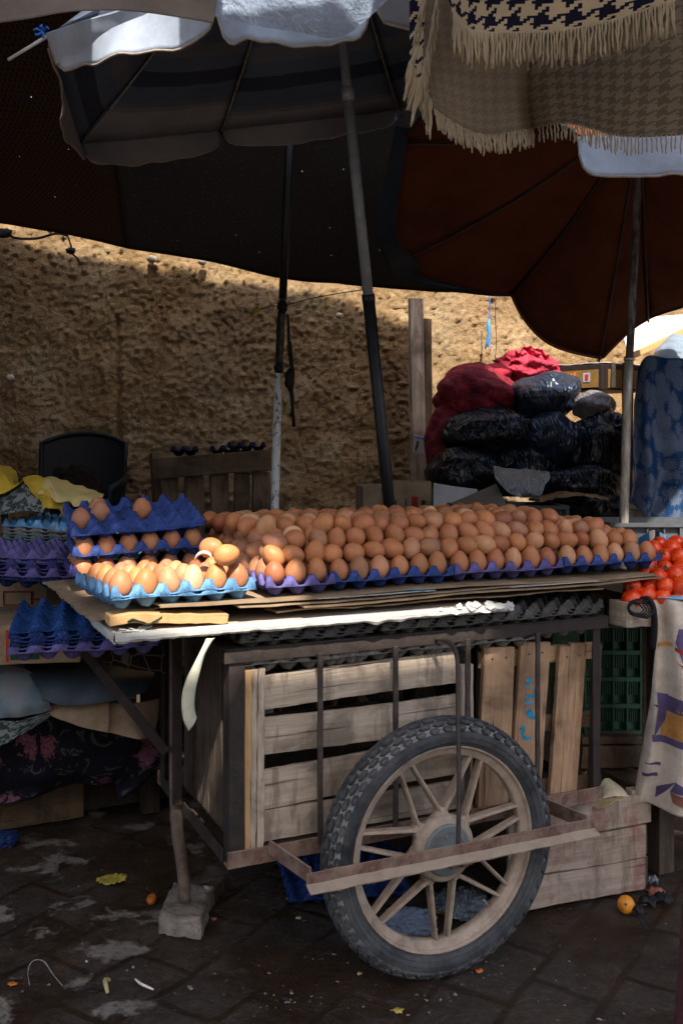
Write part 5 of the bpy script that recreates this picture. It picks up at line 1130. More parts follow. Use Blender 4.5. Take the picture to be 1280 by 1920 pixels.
# chair back against the wall
def chair():
    Y = 4.35; t = thing('plastic_chair', Vector((at(155, 900, Y).x, Y-.1, .36)), 'black plastic chair with a curved back, standing dark against the wall', 'chair')
    cx = at(155, 900, Y).x; hw = .185; zt = at(150, 812, Y).z; zb = .36+.42; m = MB()
    def f(a, b):
        x = (a-.5)*2; z = lerp(zb, zt-.045*x*x+.0, b); return Vector((cx+x*hw*(1-.05*(1-b)), Y-.03+.035*(1-x*x)+.05*b, z))
    m.grid(f, 24, 20); m.build('backrest', M['black_plastic_flat'], t, sm=True, solid=.006)
    rim = MB(); rim.tube([f(0, k/8) for k in range(8)]+[f(k/16, 1) for k in range(17)]+[f(1, 1-k/8) for k in range(1, 9)], .011, 8); rim.build('back_rim', M['black_plastic_flat'], t, sm=True)
    m = MB(); m.beam(Vector((cx-.20, Y-.24, zb)), Vector((cx+.20, Y-.24, zb)), .42, .025); m.build('seat', M['black_plastic_flat'], t, bevel=.01)
    for x in (-1, 1):
        for y in (-.42, -.06): m = MB(); m.beam(Vector((cx+x*.18, Y+y, zb)), Vector((cx+x*.20, Y+y+(.02 if y > -.1 else -.02), .363)), .035, .035, up=V); m.build('leg', M['black_plastic_flat'], t)
        m = MB(); m.tube([Vector((cx+x*.19, Y-.02, zb+.22)), Vector((cx+x*.215, Y-.2, zb+.21)), Vector((cx+x*.21, Y-.4, zb+.19)), Vector((cx+x*.19, Y-.43, zb))], .014, 8); m.build('armrest', M['black_plastic_flat'], t, sm=True)
chair()
pf = thing('plank_platform', Vector((-.9, 4.1, 0)), 'low platform of dark planks against the wall carrying the chair and pallet', 'platform')
for i in range(5): m = MB(); m.beam(Vector((-2.0, 3.62+i*.19, .34)), Vector((.55, 3.62+i*.19, .34)), .17, .035, seg=10, jit=.002); m.build('plank', M['dark_wood'], pf, bevel=.003)
for x in (-1.9, -.7, .5): m = MB(); m.beam(Vector((x, 3.6, .16)), Vector((x, 4.4, .16)), .08, .315); m.build('bearer', M['dark_wood'], pf)
m = MB(); m.blob(at(140, 925, 3.9), (.10, .1, .10), .3, 3, 5, 4, ridge=.2); o = m.build('straw_heap', M['straw'], sm=True); tag(o, 'dim heap of brown netting in front of the black chair', 'heap')
# pallet leaning on the wall
def pallet():
    Y = 4.2; t = thing('leaning_pallet', at(400, 985, Y), 'dark wooden pallet with upright boards leaning on the mud wall', 'pallet')
    W = M['back_wood']; m = MB(); m.beam(at(289, 879, Y-.05), at(508, 862, Y-.02), .03, .085, seg=14, jit=.0015); m.build('top_board', W, t, bevel=.003)
    for a, b in ((300, 332), (350, 385), (395, 430), (436, 465), (472, 506)): m = MB(); x = (a+b)/2; m.beam(at(x, 1060, Y-.12), at(x+random.uniform(-4, 4), 885, Y), (at(b, 900, Y)-at(a, 900, Y)).length, .02, up=V, seg=8, jit=.0015); m.build('upright_board', W, t, bevel=.003)
    m = MB(); m.beam(at(289, 985, Y-.02), at(508, 975, Y+.01), .03, .085, seg=8, jit=.0015); m.build('lower_board', W, t, bevel=.003)
    m = MB(); m.beam(at(289, 850, Y+.05), at(300, 1040, Y), .03, .05, up=V); m.build('end_block', W, t)
pallet()
for i, (x, y, a) in enumerate(((322, 846, 4), (395, 845, 3), (428, 838, 2))):
    tray(at(x, y, 4.18), a, 'black', 'scrap of dark egg tray lying on top of the pallet, '+('leftmost', 'middle', 'rightmost')[i], 'dark tray scraps on the pallet', 2 if i == 0 else 3, 2, seed=i)
# ================================================================ THINGS ALONG THE WALL, RIGHT
def board_up(x0, y0, x1, y1, w_, Y, mat, label, th=.025):
    m = MB(); a = at((x0[0]+x0[1])/2, y1, Y-.03); b = at((x1[0]+x1[1])/2, y0, Y); dn = (a-b).normalized(); e = a+dn*max(0, (a.z-.36)/-dn.z)*1.0; m.beam(e, b, w_, th, up=V, seg=16, jit=.0015); o = m.build('upright_board', M[mat], bevel=.002); tag(o, label, 'board'); return o
board_up((770, 800), 560, (765, 792), 900, .066, 4.40, 'crate_wood', 'tall grey wooden board standing against the wall beside the tilted pole')
board_up((795, 812), 598, (792, 807), 900, .036, 4.44, 'back_wood', 'narrower board just behind the tall grey one, a little shorter')
def sachet():
    Y = 4.33; t = thing('paper_packet', at(787, 850, Y), 'small white packet with a blue band and a brown picture, hung on the board', 'packet')
    P_ = lambda x, y, d=0: at(x, y, Y-d); m = MB(); m.grid(wrinkled(surf([[P_(776, 815), P_(790, 818), P_(802, 821)], [P_(775, 832), P_(788, 834), P_(801, 836)], [P_(773, 848), P_(786, 851), P_(801, 852)]]), .002, 20, 1), 14, 14); m.build('packet_sheet', M['white_laminate'], t, solid=.002)
    m = MB(); m.add([P_(776, 817.5, .006), P_(802, 823.5, .006), P_(801.8, 826.5, .006), P_(776, 820.5, .006)], [[0, 1, 2, 3]]); m.build('blue_band', M['blue_string'], t, solid=.0005)
    m = MB(); m.add([P_(781, 826, .006), P_(785, 828, .006), P_(784, 836, .006), P_(780, 845, .006), P_(777, 843, .006), P_(779, 834, .006)], [[0, 1, 2, 3, 4, 5]]); m.build('picture', M['print_brown'], t, solid=.0005)
sachet()
# printed cartons near the tilted pole
t, F, X = facing(730, 905, 808, 985, 3.7, .25, -.08, 'brown carton with faint red and black print just right of the tilted pole', prints=(('rect', 'print_red', (.082, .062, .022, .045)), ('rect', 'print_dark_ink', (.022, .055, .004, .04)), ('rect', 'print_dark_ink', (.060, .055, .003, .045)), ('rect', 'print_dark_ink', (.118, .075, .014, .018)), ('rect', 'print_dark_ink', (.118, .045, .014, .018))))
t, F, X = facing(680, 912, 732, 985, 3.75, .25, .1, 'plain brown carton just left of the foot of the tilted pole')
# sacks and bags
def sack(name, px, py, Y, rx, rz, ry, mat, label, cat, **k):
    m = MB(); m.blob(at(px, py, Y), (rx, ry, rz), k.pop('amp', .22), k.pop('freq', 1.6), k.pop('seed', 1), 5, ridge=k.pop('ridge', .05), rot=k.pop('rot', None), flat=.9); o = m.build(name, M[mat], sm=True, color={'red_mesh': (.20, .012, .022), 'pink_mesh': (.55, .04, .08)}.get(mat)); tag(o, label, cat); return o
RY = lambda d: Euler((0, R(d), 0)).to_matrix()
sack('mesh_sack', 893, 745, 4.12, .165, .125, .15, 'red_mesh', 'full dark red mesh sack, the biggest, at the left of the heap', 'sack', seed=2, rot=RY(12))
sack('mesh_sack', 836, 828, 4.10, .085, .150, .12, 'red_mesh', 'dull red mesh sack standing lowest at the left edge of the heap', 'sack', seed=5)
sack('mesh_sack', 922, 706, 4.2, .085, .055, .09, 'red_mesh', 'small bright red sack corner squeezed behind the biggest sack', 'sack', seed=7).color = (.4, .02, .04, 1)
sack('mesh_sack', 992, 692, 4.26, .135, .070, .1, 'pink_mesh', 'bright pinkish red sack on top of the heap with a loose neck', 'sack', seed=9, amp=.3, freq=2.2, ridge=.15, rot=RY(8))
def ruff(a, b):
    an = lerp(-.1, 3.25, a); r_ = .025+.055*b; return at(990, 678, 4.22)+Vector((math.cos(an)*r_*1.05, -.04*b+nz(a*8, b*3)*.03, math.sin(an)*r_*.7+nz(a*11, b*2, 4)*.03*b))
m = MB(); m.grid(ruff, 40, 10); o = m.build('sack_neck', M['pink_mesh'], sm=True, solid=.002, color=(.6, .05, .1)); tag(o, 'ruffled red sack mouth standing up on the topmost sack', 'sack')
sack('rubbish_bag', 1020, 745, 4.05, .140, .100, .13, 'blue_black_bag', 'shiny dark blue rubbish bag just under the topmost red sack', 'bag', seed=12, rot=RY(-8))
sack('rubbish_bag', 915, 812, 3.98, .190, .095, .14, 'black_bag', 'long black rubbish bag lying under the biggest red sack', 'bag', seed=14)
sack('rubbish_bag', 1032, 825, 3.96, .125, .115, .12, 'blue_black_bag', 'black rubbish bag with a blue sheen in the middle of the heap', 'bag', seed=16, rot=RY(14))
sack('rubbish_bag', 1128, 845, 3.94, .140, .150, .12, 'black_bag', 'black rubbish bag right beside the metal pole, crumpled', 'bag', seed=18)
sack('rubbish_bag', 878, 885, 3.90, .160, .095, .14, 'black_bag', 'matt black bag low in the heap above the white sheet', 'bag', seed=20)
sack('rubbish_bag', 1085, 915, 3.84, .170, .100, .13, 'black_bag', 'black bag at the bottom of the heap above the broken plank', 'bag', seed=22)
sack('rubbish_bag', 975, 885, 3.92, .140, .105, .13, 'black_bag', 'black bag between the blue sheened one and the milky film', 'bag', seed=24)
sack('rubbish_bag', 1125, 955, 3.76, .130, .060, .12, 'black_bag', 'flattened black bag lowest in the heap near the metal pole', 'bag', seed=26)
sack('carton_scrap', 1112, 762, 3.98, .085, .060, .08, 'wrap_grey', 'grey film wrapped packet below the yellow printed carton', 'packet', seed=28)
m = MB()
m.beam(Vector((.42, 4.25, .40)), Vector((1.60, 4.25, .40)), .60, .78, seg=4); o = m.build('covered_stack', M['black_bag'], bevel=.03); tag(o, 'dark stack covered in black sheeting that the sacks and bags lie on', 'stack')
cloth('milky_film', [[at(925, 875, 3.62), at(975, 880, 3.62), at(1030, 885, 3.62)], [at(930, 900, 3.56), at(980, 905, 3.55), at(1028, 900, 3.56)], [at(955, 925, 3.54), at(985, 935, 3.54), at(1008, 930, 3.54)]], 'grey_film', 'crumpled milky film bag in front of the black bags', 'plastic bag', .2, .1, .03, 14, nu=40, nv=30)
cloth('white_sheet', [[at(812, 905, 3.6), at(850, 912, 3.6), at(895, 918, 3.6)], [at(812, 960, 3.5), at(850, 960, 3.5), at(892, 950, 3.5)]], 'pale_sheet', 'dull white sheet lying behind the black plastic crate', 'sheet', .2, .1, .008)
cloth('grey_cover', [[at(835, 948, 3.5), at(890, 925, 3.55), at(930, 908, 3.6)], [at(835, 955, 3.45), at(905, 950, 3.45), at(950, 948, 3.45)]], 'slate_plastic', 'dark grey panel leaning over the black plastic crate', 'cover', .2, .1, .003, solid=.004)
m = MB(); m.beam(at(1000, 938, 3.5), at(1128, 936, 3.55), .10, .012, seg=16, jit=.003, bend=lambda t: Z*.02*math.sin(t*3)); o = m.build('broken_plank', M['back_wood'], bevel=.001); tag(o, 'curved splintered plank lying in front of the black bags', 'plank')
# cartons on top of the heap
tA_ = atz(1112, 735, 1.35)
def top_carton():
    Y0 = 4.1; c1 = at(1130, 690, Y0); t = thing('printed_box', at(1130, 735, Y0), 'yellow and black banana carton with white tape, upper right of the heap', 'box')
    a = at(1040, 672, Y0+.13); b = at(1128, 682, Y0-.03); c = at(1225, 648, Y0+.16); h = .105
    def face(p, q, name, mat, off, z0, z1, s0=0, s1=1, th=.002):
        n = (q-p).cross(Z).normalized(); m = MB(); P0 = p.lerp(q, s0)+n*off; P1 = p.lerp(q, s1)+n*off; m.add([P0-Z*z1, P1-Z*z1, P1-Z*z0, P0-Z*z0], [[0, 1, 2, 3]], [[(0, 0), (.2, 0), (.2, .1), (0, .1)]]); m.build(name, M[mat], t, solid=th)
    a.z = b.z = c.z = max(b.z, .5)+.0; d = a+c-b; m = MB(); vs = [a-Z*h, b-Z*h, c-Z*h, d-Z*h, a, b, c, d]
    m.add(vs, [[0, 3, 2, 1], [0, 1, 5, 4], [1, 2, 6, 5], [2, 3, 7, 6], [3, 0, 4, 7], [4, 5, 6, 7]]); m.build('carton_body', M['print_black'], t, bevel=.003)
    face(a, b, 'printed_panel', 'print_yellow', .003, .022, h-.010, .06, .93); face(b, c, 'printed_panel', 'print_yellow', .003, .020, h-.008, .10, .95)
    face(a, b, 'emblem', 'print_grey', .0055, .034, .072, .62, .76); face(a, b, 'emblem', 'print_red', .0065, .040, .066, .66, .73)
    for k in range(5): face(a, b, 'lettering', 'print_orange', .0055, .030+.004*(k % 2), .048, .14+k*.07, .18+k*.07)
    for k in range(4): face(a, b, 'lettering', 'print_black', .0055, .055, .075-.005*(k % 2), .16+k*.08, .21+k*.08)
    for s in (.16, .78): face(b, c, 'packing_tape', 'white_laminate', .0055, -.004, h*.9, s, s+.07)
    lid = MB(); lid.grid(lambda s, u: a.lerp(b, s).lerp(d.lerp(c, s), u)+Z*(.006+nz(s*5, u*5)*.004), 12, 12); lid.build('white_lining', M['white_laminate'], t, solid=.003)
top_carton()
cloth('flattened_carton', [[at(1165, 605, 4.0), at(1235, 594, 4.05), at(1330, 588, 4.1)], [at(1170, 640, 3.95), at(1240, 622, 4.0), at(1330, 596, 4.05)], [at(1176, 665, 3.92), at(1240, 640, 3.98), at(1330, 604, 4.02)]], 'cream_card', 'pale flattened carton with faint green print above the banana carton', 'box', .3, .1, .002, solid=.006)
m = MB(); m.beam(at(1172, 673, 3.88), at(1330, 598, 3.98), .02, .022, seg=8, jit=.001); o = m.build('thin_batten', M['bright_wood'], bevel=.001); tag(o, 'light wooden batten slanting under the pale flattened carton', 'batten')
cloth('pale_wrap', [[at(1222, 668, 3.85), at(1245, 640, 3.85), at(1275, 628, 3.85), at(1340, 650, 3.85)], [at(1218, 690, 3.72), at(1240, 672, 3.72), at(1275, 662, 3.72), at(1340, 680, 3.72)], [at(1214, 730, 3.68), at(1240, 720, 3.68), at(1275, 715, 3.68), at(1340, 720, 3.68)]], 'pale_wrap', 'whitish blue wrapping bundled above the damask cloth', 'wrapping', .2, .1, .03, 11)
DM = [[at(1196, 690, 3.62), at(1215, 668, 3.6), at(1250, 672, 3.6), at(1300, 672, 3.6), at(1380, 680, 3.6)], [at(1190, 780, 3.52), at(1215, 775, 3.5), at(1250, 780, 3.5), at(1300, 780, 3.5), at(1380, 780, 3.5)], [at(1184, 880, 3.46), at(1210, 880, 3.44), at(1250, 885, 3.44), at(1300, 880, 3.44), at(1380, 880, 3.44)], [at(1180, 945, 3.44), at(1205, 960, 3.42), at(1232, 985, 3.4), at(1300, 985, 3.4), at(1380, 985, 3.4)]]
cloth('damask_cloth', DM, 'damask', 'blue and silver damask cloth hanging in folds at the right edge', us=.40, vs_=.62, amp=.022, freq=6, folds=3, fa=.035, nu=80, nv=80)
m = MB(); m.beam(at(1174, 980, 3.75), at(1176, 680, 3.75), .03, .03, up=V, seg=6, jit=.001); o = m.build('wooden_post', M['back_wood'], bevel=.002); tag(o, 'brown wooden post right behind the metal pole', 'post')
m = MB(); m.beam(at(1178, 962, 3.52), at(1218, 966, 3.5), .05, .07, seg=5, jit=.001); o = m.build('wood_block', M['crate_wood'], bevel=.002); tag(o, 'wooden block under the lower corner of the damask cloth', 'wood block')
m = MB(); m.beam(Vector((1.0, 3.62, .38)), Vector((1.95, 3.62, .38)), .30, .72, seg=4); o = m.build('dark_counter', M['dark_wood'], bevel=.01); tag(o, 'dark wooden counter behind the tomatoes under the damask cloth', 'counter')
# ---- plastic crates
def pcrate(root, c, sx, sy, sz, rot, mat, bars=14, rows=1, t=.012, slots=True):
    X = Vector((math.cos(rot), math.sin(rot), 0)); Y_ = Vector((-math.sin(rot), math.cos(rot), 0)); c = Vector(c)
    for s, (A_, B_, l, d) in enumerate(((X, Y_, sx, sy), (X, -Y_, sx, sy), (Y_, X, sy, sx), (Y_, -X, sy, sx))):
        m = MB(); o = c-B_*(d/2)
        for r in range(rows+1): z = sz*r/rows; m.beam(o-A_*l/2+Z*z, o+A_*l/2+Z*z, t*(1.6 if r in (0, rows) else 1.2), .009 if r not in (0, rows) else .012)
        nb = bars if s < 2 else max(3, int(bars*sy/sx))
        for k in range(nb+1):
            x = -l/2+l*k/nb; big = k in (0, nb) or k % 4 == 0; m.beam(o+A_*x, o+A_*x+Z*sz, .010 if big else .004, t if big else t*.5, up=B_)
        if slots: m.beam(o-A_*l/2+B_*t*.8+Z*(sz*.5), o+A_*l/2+B_*t*.8+Z*(sz*.5), .003, sz*.96 if not slots == 'half' else sz*.5)
        m.build('side_panel', mat, root)
    m = MB(); m.beam(c-X*sx/2+Z*.006, c+X*sx/2+Z*.006, sy, .006); m.build('floor_panel', mat, root)
t = thing('plastic_crate', at(945, 985, 3.35), 'low black plastic crate behind the right half of the eggs', 'crate')
pcrate(t, at(948, 975, 3.45), .36, .24, .05, .05, M['black_plastic'], 10)
t = thing('plastic_crate', at(1240, 1004, 3.2), 'dark grey plastic crate with upright bars behind the tomatoes', 'crate')
pcrate(t, at(1250, 1010, 3.25), .42, .26, .055, .0, M['grey_plastic'], 8)
t = thing('plastic_crate', at(1150, 995, 3.05), 'yellow plastic crate corner just behind the last eggs', 'crate')
pcrate(t, at(1135, 1030, 3.05), .07, .12, .055, .0, M['yellow_plastic'], 3)
m = MB(); m.blob(at(1086, 984, 3.3), (.038, .03, .016), .15, 2, 3, 3); o = m.build('bread_piece', M['bread'], sm=True); tag(o, 'pale buff rounded lump showing behind the eggs', 'lump')
# ================================================================ TOMATO STALL
st = thing('tomato_stall', C(.78, .1, 0), 'wooden tomato stall with a squared beam end beside the egg table', 'stall')
zt_ = atz(1190, 1130, .70).z
bm0 = at(1158, 1150, 2.42); m = MB(); m.beam(at(1157, 1150, 2.46), at(1219, 1148, 2.52), .06, .062, seg=8, jit=.0015); m.build('beam_end', M['crate_wood'], st, bevel=.003)
b0 = at(1219, 1148, 2.52)
m = MB(); m.beam(b0+Vector((0, .12, -.015)), b0+Vector((.95, .52, -.015)), .04, .06, seg=4); m.build('side_beam', M['dark_wood'], st)
m = MB(); m.beam(at(1180, 1140, 2.55)+Vector((0, .30, .0)), at(1180, 1140, 2.55)+Vector((1.0, .62, .0)), .62, .02, seg=4); m.build('stall_top', M['dark_wood'], st)
for d in (Vector((.12, .18, 0)), Vector((.9, .5, 0)), Vector((.05, .62, 0)), Vector((.8, .9, 0))):
    p = at(1190, 1150, 2.5)+d; m = MB(); m.beam(Vector((p.x, p.y, 0)), Vector((p.x, p.y, p.z-.03)), .05, .05, up=V); m.build('leg', M['dark_wood'], st)
# banner cloth with purple and orange print
BN = [[at(1196, 1122, 2.50), at(1222, 1117, 2.50), at(1260, 1120, 2.48), at(1380, 1130, 2.50)],
      [at(1228, 1140, 2.46), at(1240, 1135, 2.46), at(1280, 1140, 2.44), at(1380, 1150, 2.46)],
      [at(1222, 1260, 2.47), at(1250, 1260, 2.44), at(1290, 1260, 2.42), at(1390, 1260, 2.45)],
      [at(1204, 1400, 2.52), at(1240, 1400, 2.48), at(1290, 1400, 2.46), at(1390, 1400, 2.48)],
      [at(1183, 1500, 2.58), at(1225, 1512, 2.52), at(1290, 1530, 2.50), at(1390, 1540, 2.50)]]
bn = thing('printed_banner', at(1240, 1520, 2.5), 'dirty cream banner with purple frames and orange fields draped over the stall side', 'banner')
bfn = wrinkled(surf(BN), .010, 6, 4, Vector((0, 1, 0)), 2, .022)
m = MB(); m.grid(bfn, 60, 80, 0, .3, .62); m.build('banner_cloth', M['dirty_sheet'], bn, sm=True, solid=.002)
def on_banner(px, py):                   # find cloth parameters under a pixel, once, at build time
    tgt = ray(px, py); best = None; o = Vector((0, 0, CAMZ))
    if not hasattr(on_banner, 'tab'): on_banner.tab = [(i/40, j/80, (bfn(i/40, j/80)-o)) for i in range(41) for j in range(81)]
    tn = tgt.normalized(); best = max(on_banner.tab, key=lambda q: q[2].normalized().dot(tn)); return best[0], best[1]
def bprint(quad, mat, name='print', d=.0035, n=10):      # quad: four pixel corners, mapped through the cloth's own parameters
    q = [Vector((*on_banner(*p), 0)) for p in quad]; m = MB()
    m.grid(lambda s, t: (lambda w_: bfn(w_.x, w_.y)+Vector((0, -d, 0)))(q[0].lerp(q[1], s).lerp(q[3].lerp(q[2], s), t)), n, n); m.build(name, M[mat], bn, sm=True)
bprint([(1222, 1316), (1300, 1322), (1300, 1342), (1240, 1330)], 'print_purple'); bprint([(1232, 1303), (1250, 1300), (1246, 1352), (1224, 1384)], 'print_purple')
bprint([(1221, 1375), (1300, 1395), (1300, 1410), (1220, 1388)], 'print_purple'); bprint([(1232, 1300), (1300, 1312), (1300, 1332), (1230, 1318)], 'print_purple')
bprint([(1250, 1325), (1300, 1338), (1300, 1394), (1238, 1378)], 'print_ochre', d=.003)
bprint([(1272, 1182), (1300, 1180), (1300, 1280), (1264, 1205)], 'print_purple'); bprint([(1262, 1214), (1300, 1226), (1300, 1232), (1262, 1218)], 'print_red', d=.005); bprint([(1266, 1238), (1300, 1256), (1300, 1262), (1266, 1243)], 'print_red', d=.005)
bprint([(1232, 1207), (1258, 1203), (1258, 1214), (1231, 1214)], 'print_ochre')
bprint([(1196, 1424), (1238, 1431), (1238, 1433), (1196, 1426)], 'print_purple'); bprint([(1192, 1444), (1232, 1451), (1232, 1453), (1192, 1446)], 'print_purple')
bprint([(1230, 1472), (1262, 1468), (1250, 1482), (1228, 1492)], 'print_purple'); bprint([(1262, 1468), (1300, 1480), (1300, 1492), (1252, 1480)], 'print_purple'); bprint([(1254, 1484), (1300, 1498), (1300, 1520), (1256, 1505)], 'print_redfade')
cloth('light_blue_sheet', [[at(1238, 1106, 2.56), at(1280, 1104, 2.56), at(1380, 1104, 2.56)], [at(1232, 1120, 2.46), at(1280, 1124, 2.44), at(1380, 1128, 2.44)]], 'sky_plastic', 'bright light blue plastic sheet edge under the tomatoes', 'plastic sheet', .2, .1, .003)
m = MB(); random.seed(14)
for k in range(6):
    c_ = at(1190+k*2, 1140, 2.43); pts = [c_+Vector((math.cos(a*1.26+k)*(.016+.0035*k), -.01+.01*math.sin(a+k), math.sin(a*1.26+k)*(.011+.0025*k))) for a in range(6)]; pp = [catmull(pts, i/20) for i in range(21)]; m.tube(pp, .0018, 5)
pts = [at(1200, 1122, 2.44), at(1215, 1122, 2.42), at(1224, 1140, 2.42), at(1226, 1175, 2.44), at(1222, 1215, 2.46)]; m.tube([catmull(pts, i/16) for i in range(17)], [.004+.006*(i/16) for i in range(17)], 6)
o = m.build('tangled_rope', M['rope_black'], sm=True); tag(o, 'tangled black cord tied round the end of the stall beam', 'cord')
cloth('striped_wrap', [[at(1196, 1010, 2.9), at(1225, 995, 2.9), at(1255, 1010, 2.92)], [at(1198, 1030, 2.85), at(1225, 1010, 2.82), at(1258, 1020, 2.85)], [at(1205, 1045, 2.8), at(1232, 1030, 2.8), at(1262, 1035, 2.82)]], 'wrap_stripe', 'blue, black and cream striped plastic wrap behind the tomatoes', 'wrap', .1, .1, .01, 12)
# tomatoes
def tomatoes():
    random.seed(8); proto = None; k = 0
    rows = [(1120, 2.48, 1186, 1290, 30), (1098, 2.50, 1180, 1300, 31), (1112, 2.53, 1190, 1300, 31), (1080, 2.56, 1205, 1310, 31), (1064, 2.60, 1210, 1310, 30), (1046, 2.64, 1212, 1310, 30), (1030, 2.69, 1222, 1310, 30), (1016, 2.74, 1240, 1320, 30)]
    for r, (py, Y, x0, x1, st_) in enumerate(rows):
        x = x0+random.uniform(-6, 6); i = 0
        while x < x1:
            c = at(x, py+random.uniform(-5, 5), Y+random.uniform(-.015, .015)); rad = random.uniform(.0215, .027); i += 1; k += 1
            if proto is None:
                root = thing('tomato', c, 'tomato', 'tomato'); m = MB(); m.lathe([(max(0, math.sin(math.pi*j/12))*.0245*(1), -math.cos(math.pi*j/12)*.0215-(.004 if j in (0, 12) else 0)) for j in range(13)], c, Z, 20); m.build('tomato_skin', M['tomato'], root, sm=True)
                m = MB()
                for q in range(5):
                    a = 2*math.pi*q/5; d = Vector((math.cos(a), math.sin(a), 0)); s_ = Vector((-d.y, d.x, 0)); b = c+Z*.0195; m.add([b-s_*.002, b+s_*.002, b+d*.010+Z*.002+s_*.0015, b+d*.010+Z*.002-s_*.0015, b+d*.015-Z*.001], [[0, 1, 2, 3], [3, 2, 4]])
                m.build('calyx', M['leaf_green'], root); proto = root; o = root
            else: o = copy_tree(proto); o.location = c
            o.scale = (rad/.0245,)*3; o.rotation_euler = (random.choice([R(100), R(150), R(60), R(200)])+random.uniform(-.4, .4), random.uniform(-.6, .6), random.uniform(0, 6))
            tag(o, 'ripe red tomato, %s row up from the stall edge, %s from the left' % (ORD[r], ORD[i-1]), 'tomato', 'tomatoes heaped on the stall'); x += st_*random.uniform(.85, 1.1)
tomatoes()
# ---- green crate and planks under the stall
t = thing('plastic_crate', at(1150, 1370, 2.8), 'green plastic crate stack with slotted sides under the stall beam', 'crate')
for k in range(4):
    y1 = 1372-k*50; y0 = y1-48; a = at(1092, y1, 2.75); b = at(1196, y1, 2.85); h = at(1092, y0, 2.75).z-a.z
    m = MB(); n_ = V*.012
    m.beam(a, b, .02, .010); m.beam(a+Z*h, b+Z*h, .014, .006); 
    for s in range(25):
        p = a.lerp(b, s/24); m.beam(p+Z*h*.42, p+Z*h*.98, .0028, .006, up=V) if s % 6 else m.beam(p, p+Z*h, .006, .022, up=V)
    m.beam(a+Z*h*.25+n_, b+Z*h*.25+n_, .003, h*.42); m.build('slotted_side', M['green_plastic'], t)
m = MB(); m.beam(at(1090, 1180, 2.98), at(1200, 1180, 3.05), .01, .001); 
a = at(1090, 1372, 2.80); b = at(1196, 1372, 2.92); m = MB(); m.beam(a+V*.16+Z*.13, b+V*.16+Z*.13, .012, .27); m.build('back_side', M['green_plastic'], t)
pk = thing('plank_stack', at(1150, 1470, 2.8), 'weathered planks stacked under the green crate', 'planks')
for i, (y0, y1) in enumerate(((1378, 1392), (1396, 1436), (1446, 1476))):
    m = MB(); m.beam(at(1080, (y0+y1)/2, 2.72), at(1192, (y0+y1)/2-2, 2.80), .05, (at(1100, y0, 2.75)-at(1100, y1, 2.75)).length, seg=10, jit=.0015); m.build('plank', M['back_wood'], pk, bevel=.002)
m = MB(); p = at(1178, 1545, 2.75); m.beam(at(1170, 1512, 2.78), at(1330, 1548, 2.72), .06, .05, seg=6, jit=.002); m.build('plank', M['dark_wood'], pk, bevel=.003)
# ---- crate on the ground at the right
gc = thing('fruit_crate', atz(1100, 1690, 0), 'weathered wooden crate with reddish stains on the ground behind the wheel', 'crate')
W = M['old_wood']; BR = atz(1207, 1668, 0.004); BL = atz(985, 1710, 0.004); dx = (BR-BL).normalized(); dy = Vector((-dx.y, dx.x, 0)); TRz = .245
for i, (z0, z1, ex) in enumerate(((.004, .082, -.004), (.085, .165, 0), (.170, .245, .018))):
    m = MB(); m.beam(BL-dx*.05+Z*(z0+z1)/2, BR+dx*ex+Z*((z0+z1)/2+.002), .012, z1-z0, seg=20, jit=.001, bend=lambda t, i=i: dy*.003*math.sin(t*5+i)); m.build('slat', W, gc, bevel=.0016)
m = MB(); m.beam(BR-dx*.018+dy*.02, BR-dx*.018+dy*.02+Z*.255, .03, .028, up=dy, seg=6, jit=.001); m.build('corner_post', M['crate_wood'], gc, bevel=.002)
for i, (z0, z1) in enumerate(((.004, .08), (.086, .16), (.168, .25))):
    m = MB(); m.beam(BR+dy*.01+Z*(z0+z1)/2+dx*.012, BR+dy*.36+Z*(z0+z1)/2+dx*.0, .012, z1-z0, seg=10, jit=.001); m.build('end_slat', M['dark_wood'], gc, bevel=.0016)
m = MB(); m.beam(BL-dx*.05+dy*.37+Z*.14, BR+dy*.37+Z*.14, .012, .22, seg=4); m.build('back_slat', M['dark_wood'], gc)
m = MB(); m.beam(BL-dx*.05+dy*.19+Z*.018, BR+dy*.19+Z*.018, .36, .01); m.build('crate_floor', M['dark_wood'], gc)
m = MB(); m.beam(BL-dx*.05+dy*.37+Z*.25, BR+dy*.40+Z*.258, .03, .012, seg=8, jit=.001); m.build('top_rail', M['dark_wood'], gc)
cloth('paper_scrap', [[at(1122, 1482, 2.56), at(1132, 1462, 2.58), at(1142, 1460, 2.60)], [at(1130, 1490, 2.53), at(1150, 1475, 2.55), at(1165, 1478, 2.57)], [at(1126, 1498, 2.50), at(1155, 1492, 2.52), at(1178, 1494, 2.53)]], 'corrugated', 'crumpled cream corrugated paper lying on the ground crate', 'paper', .1, .1, .008, 20, nu=30, nv=30)
cloth('corn_husk', [[at(1105, 1508, 2.50), at(1140, 1497, 2.50), at(1172, 1494, 2.5)], [at(1118, 1518, 2.47), at(1140, 1512, 2.46), at(1160, 1502, 2.47)]], 'husk', 'dry yellowish husk lying beside the crumpled paper on the crate', 'husk', .1, .1, .01, 20, nu=30, nv=16)
cloth('paper_scrap', [[at(1084, 1457, 2.58), at(1100, 1448, 2.58), at(1114, 1450, 2.58)], [at(1092, 1470, 2.55), at(1104, 1468, 2.55), at(1114, 1474, 2.55)]], 'cardboard', 'small brown cardboard scrap between the frame post and the upright crate', 'paper', .05, .05, .006, 20, nu=20, nv=14)
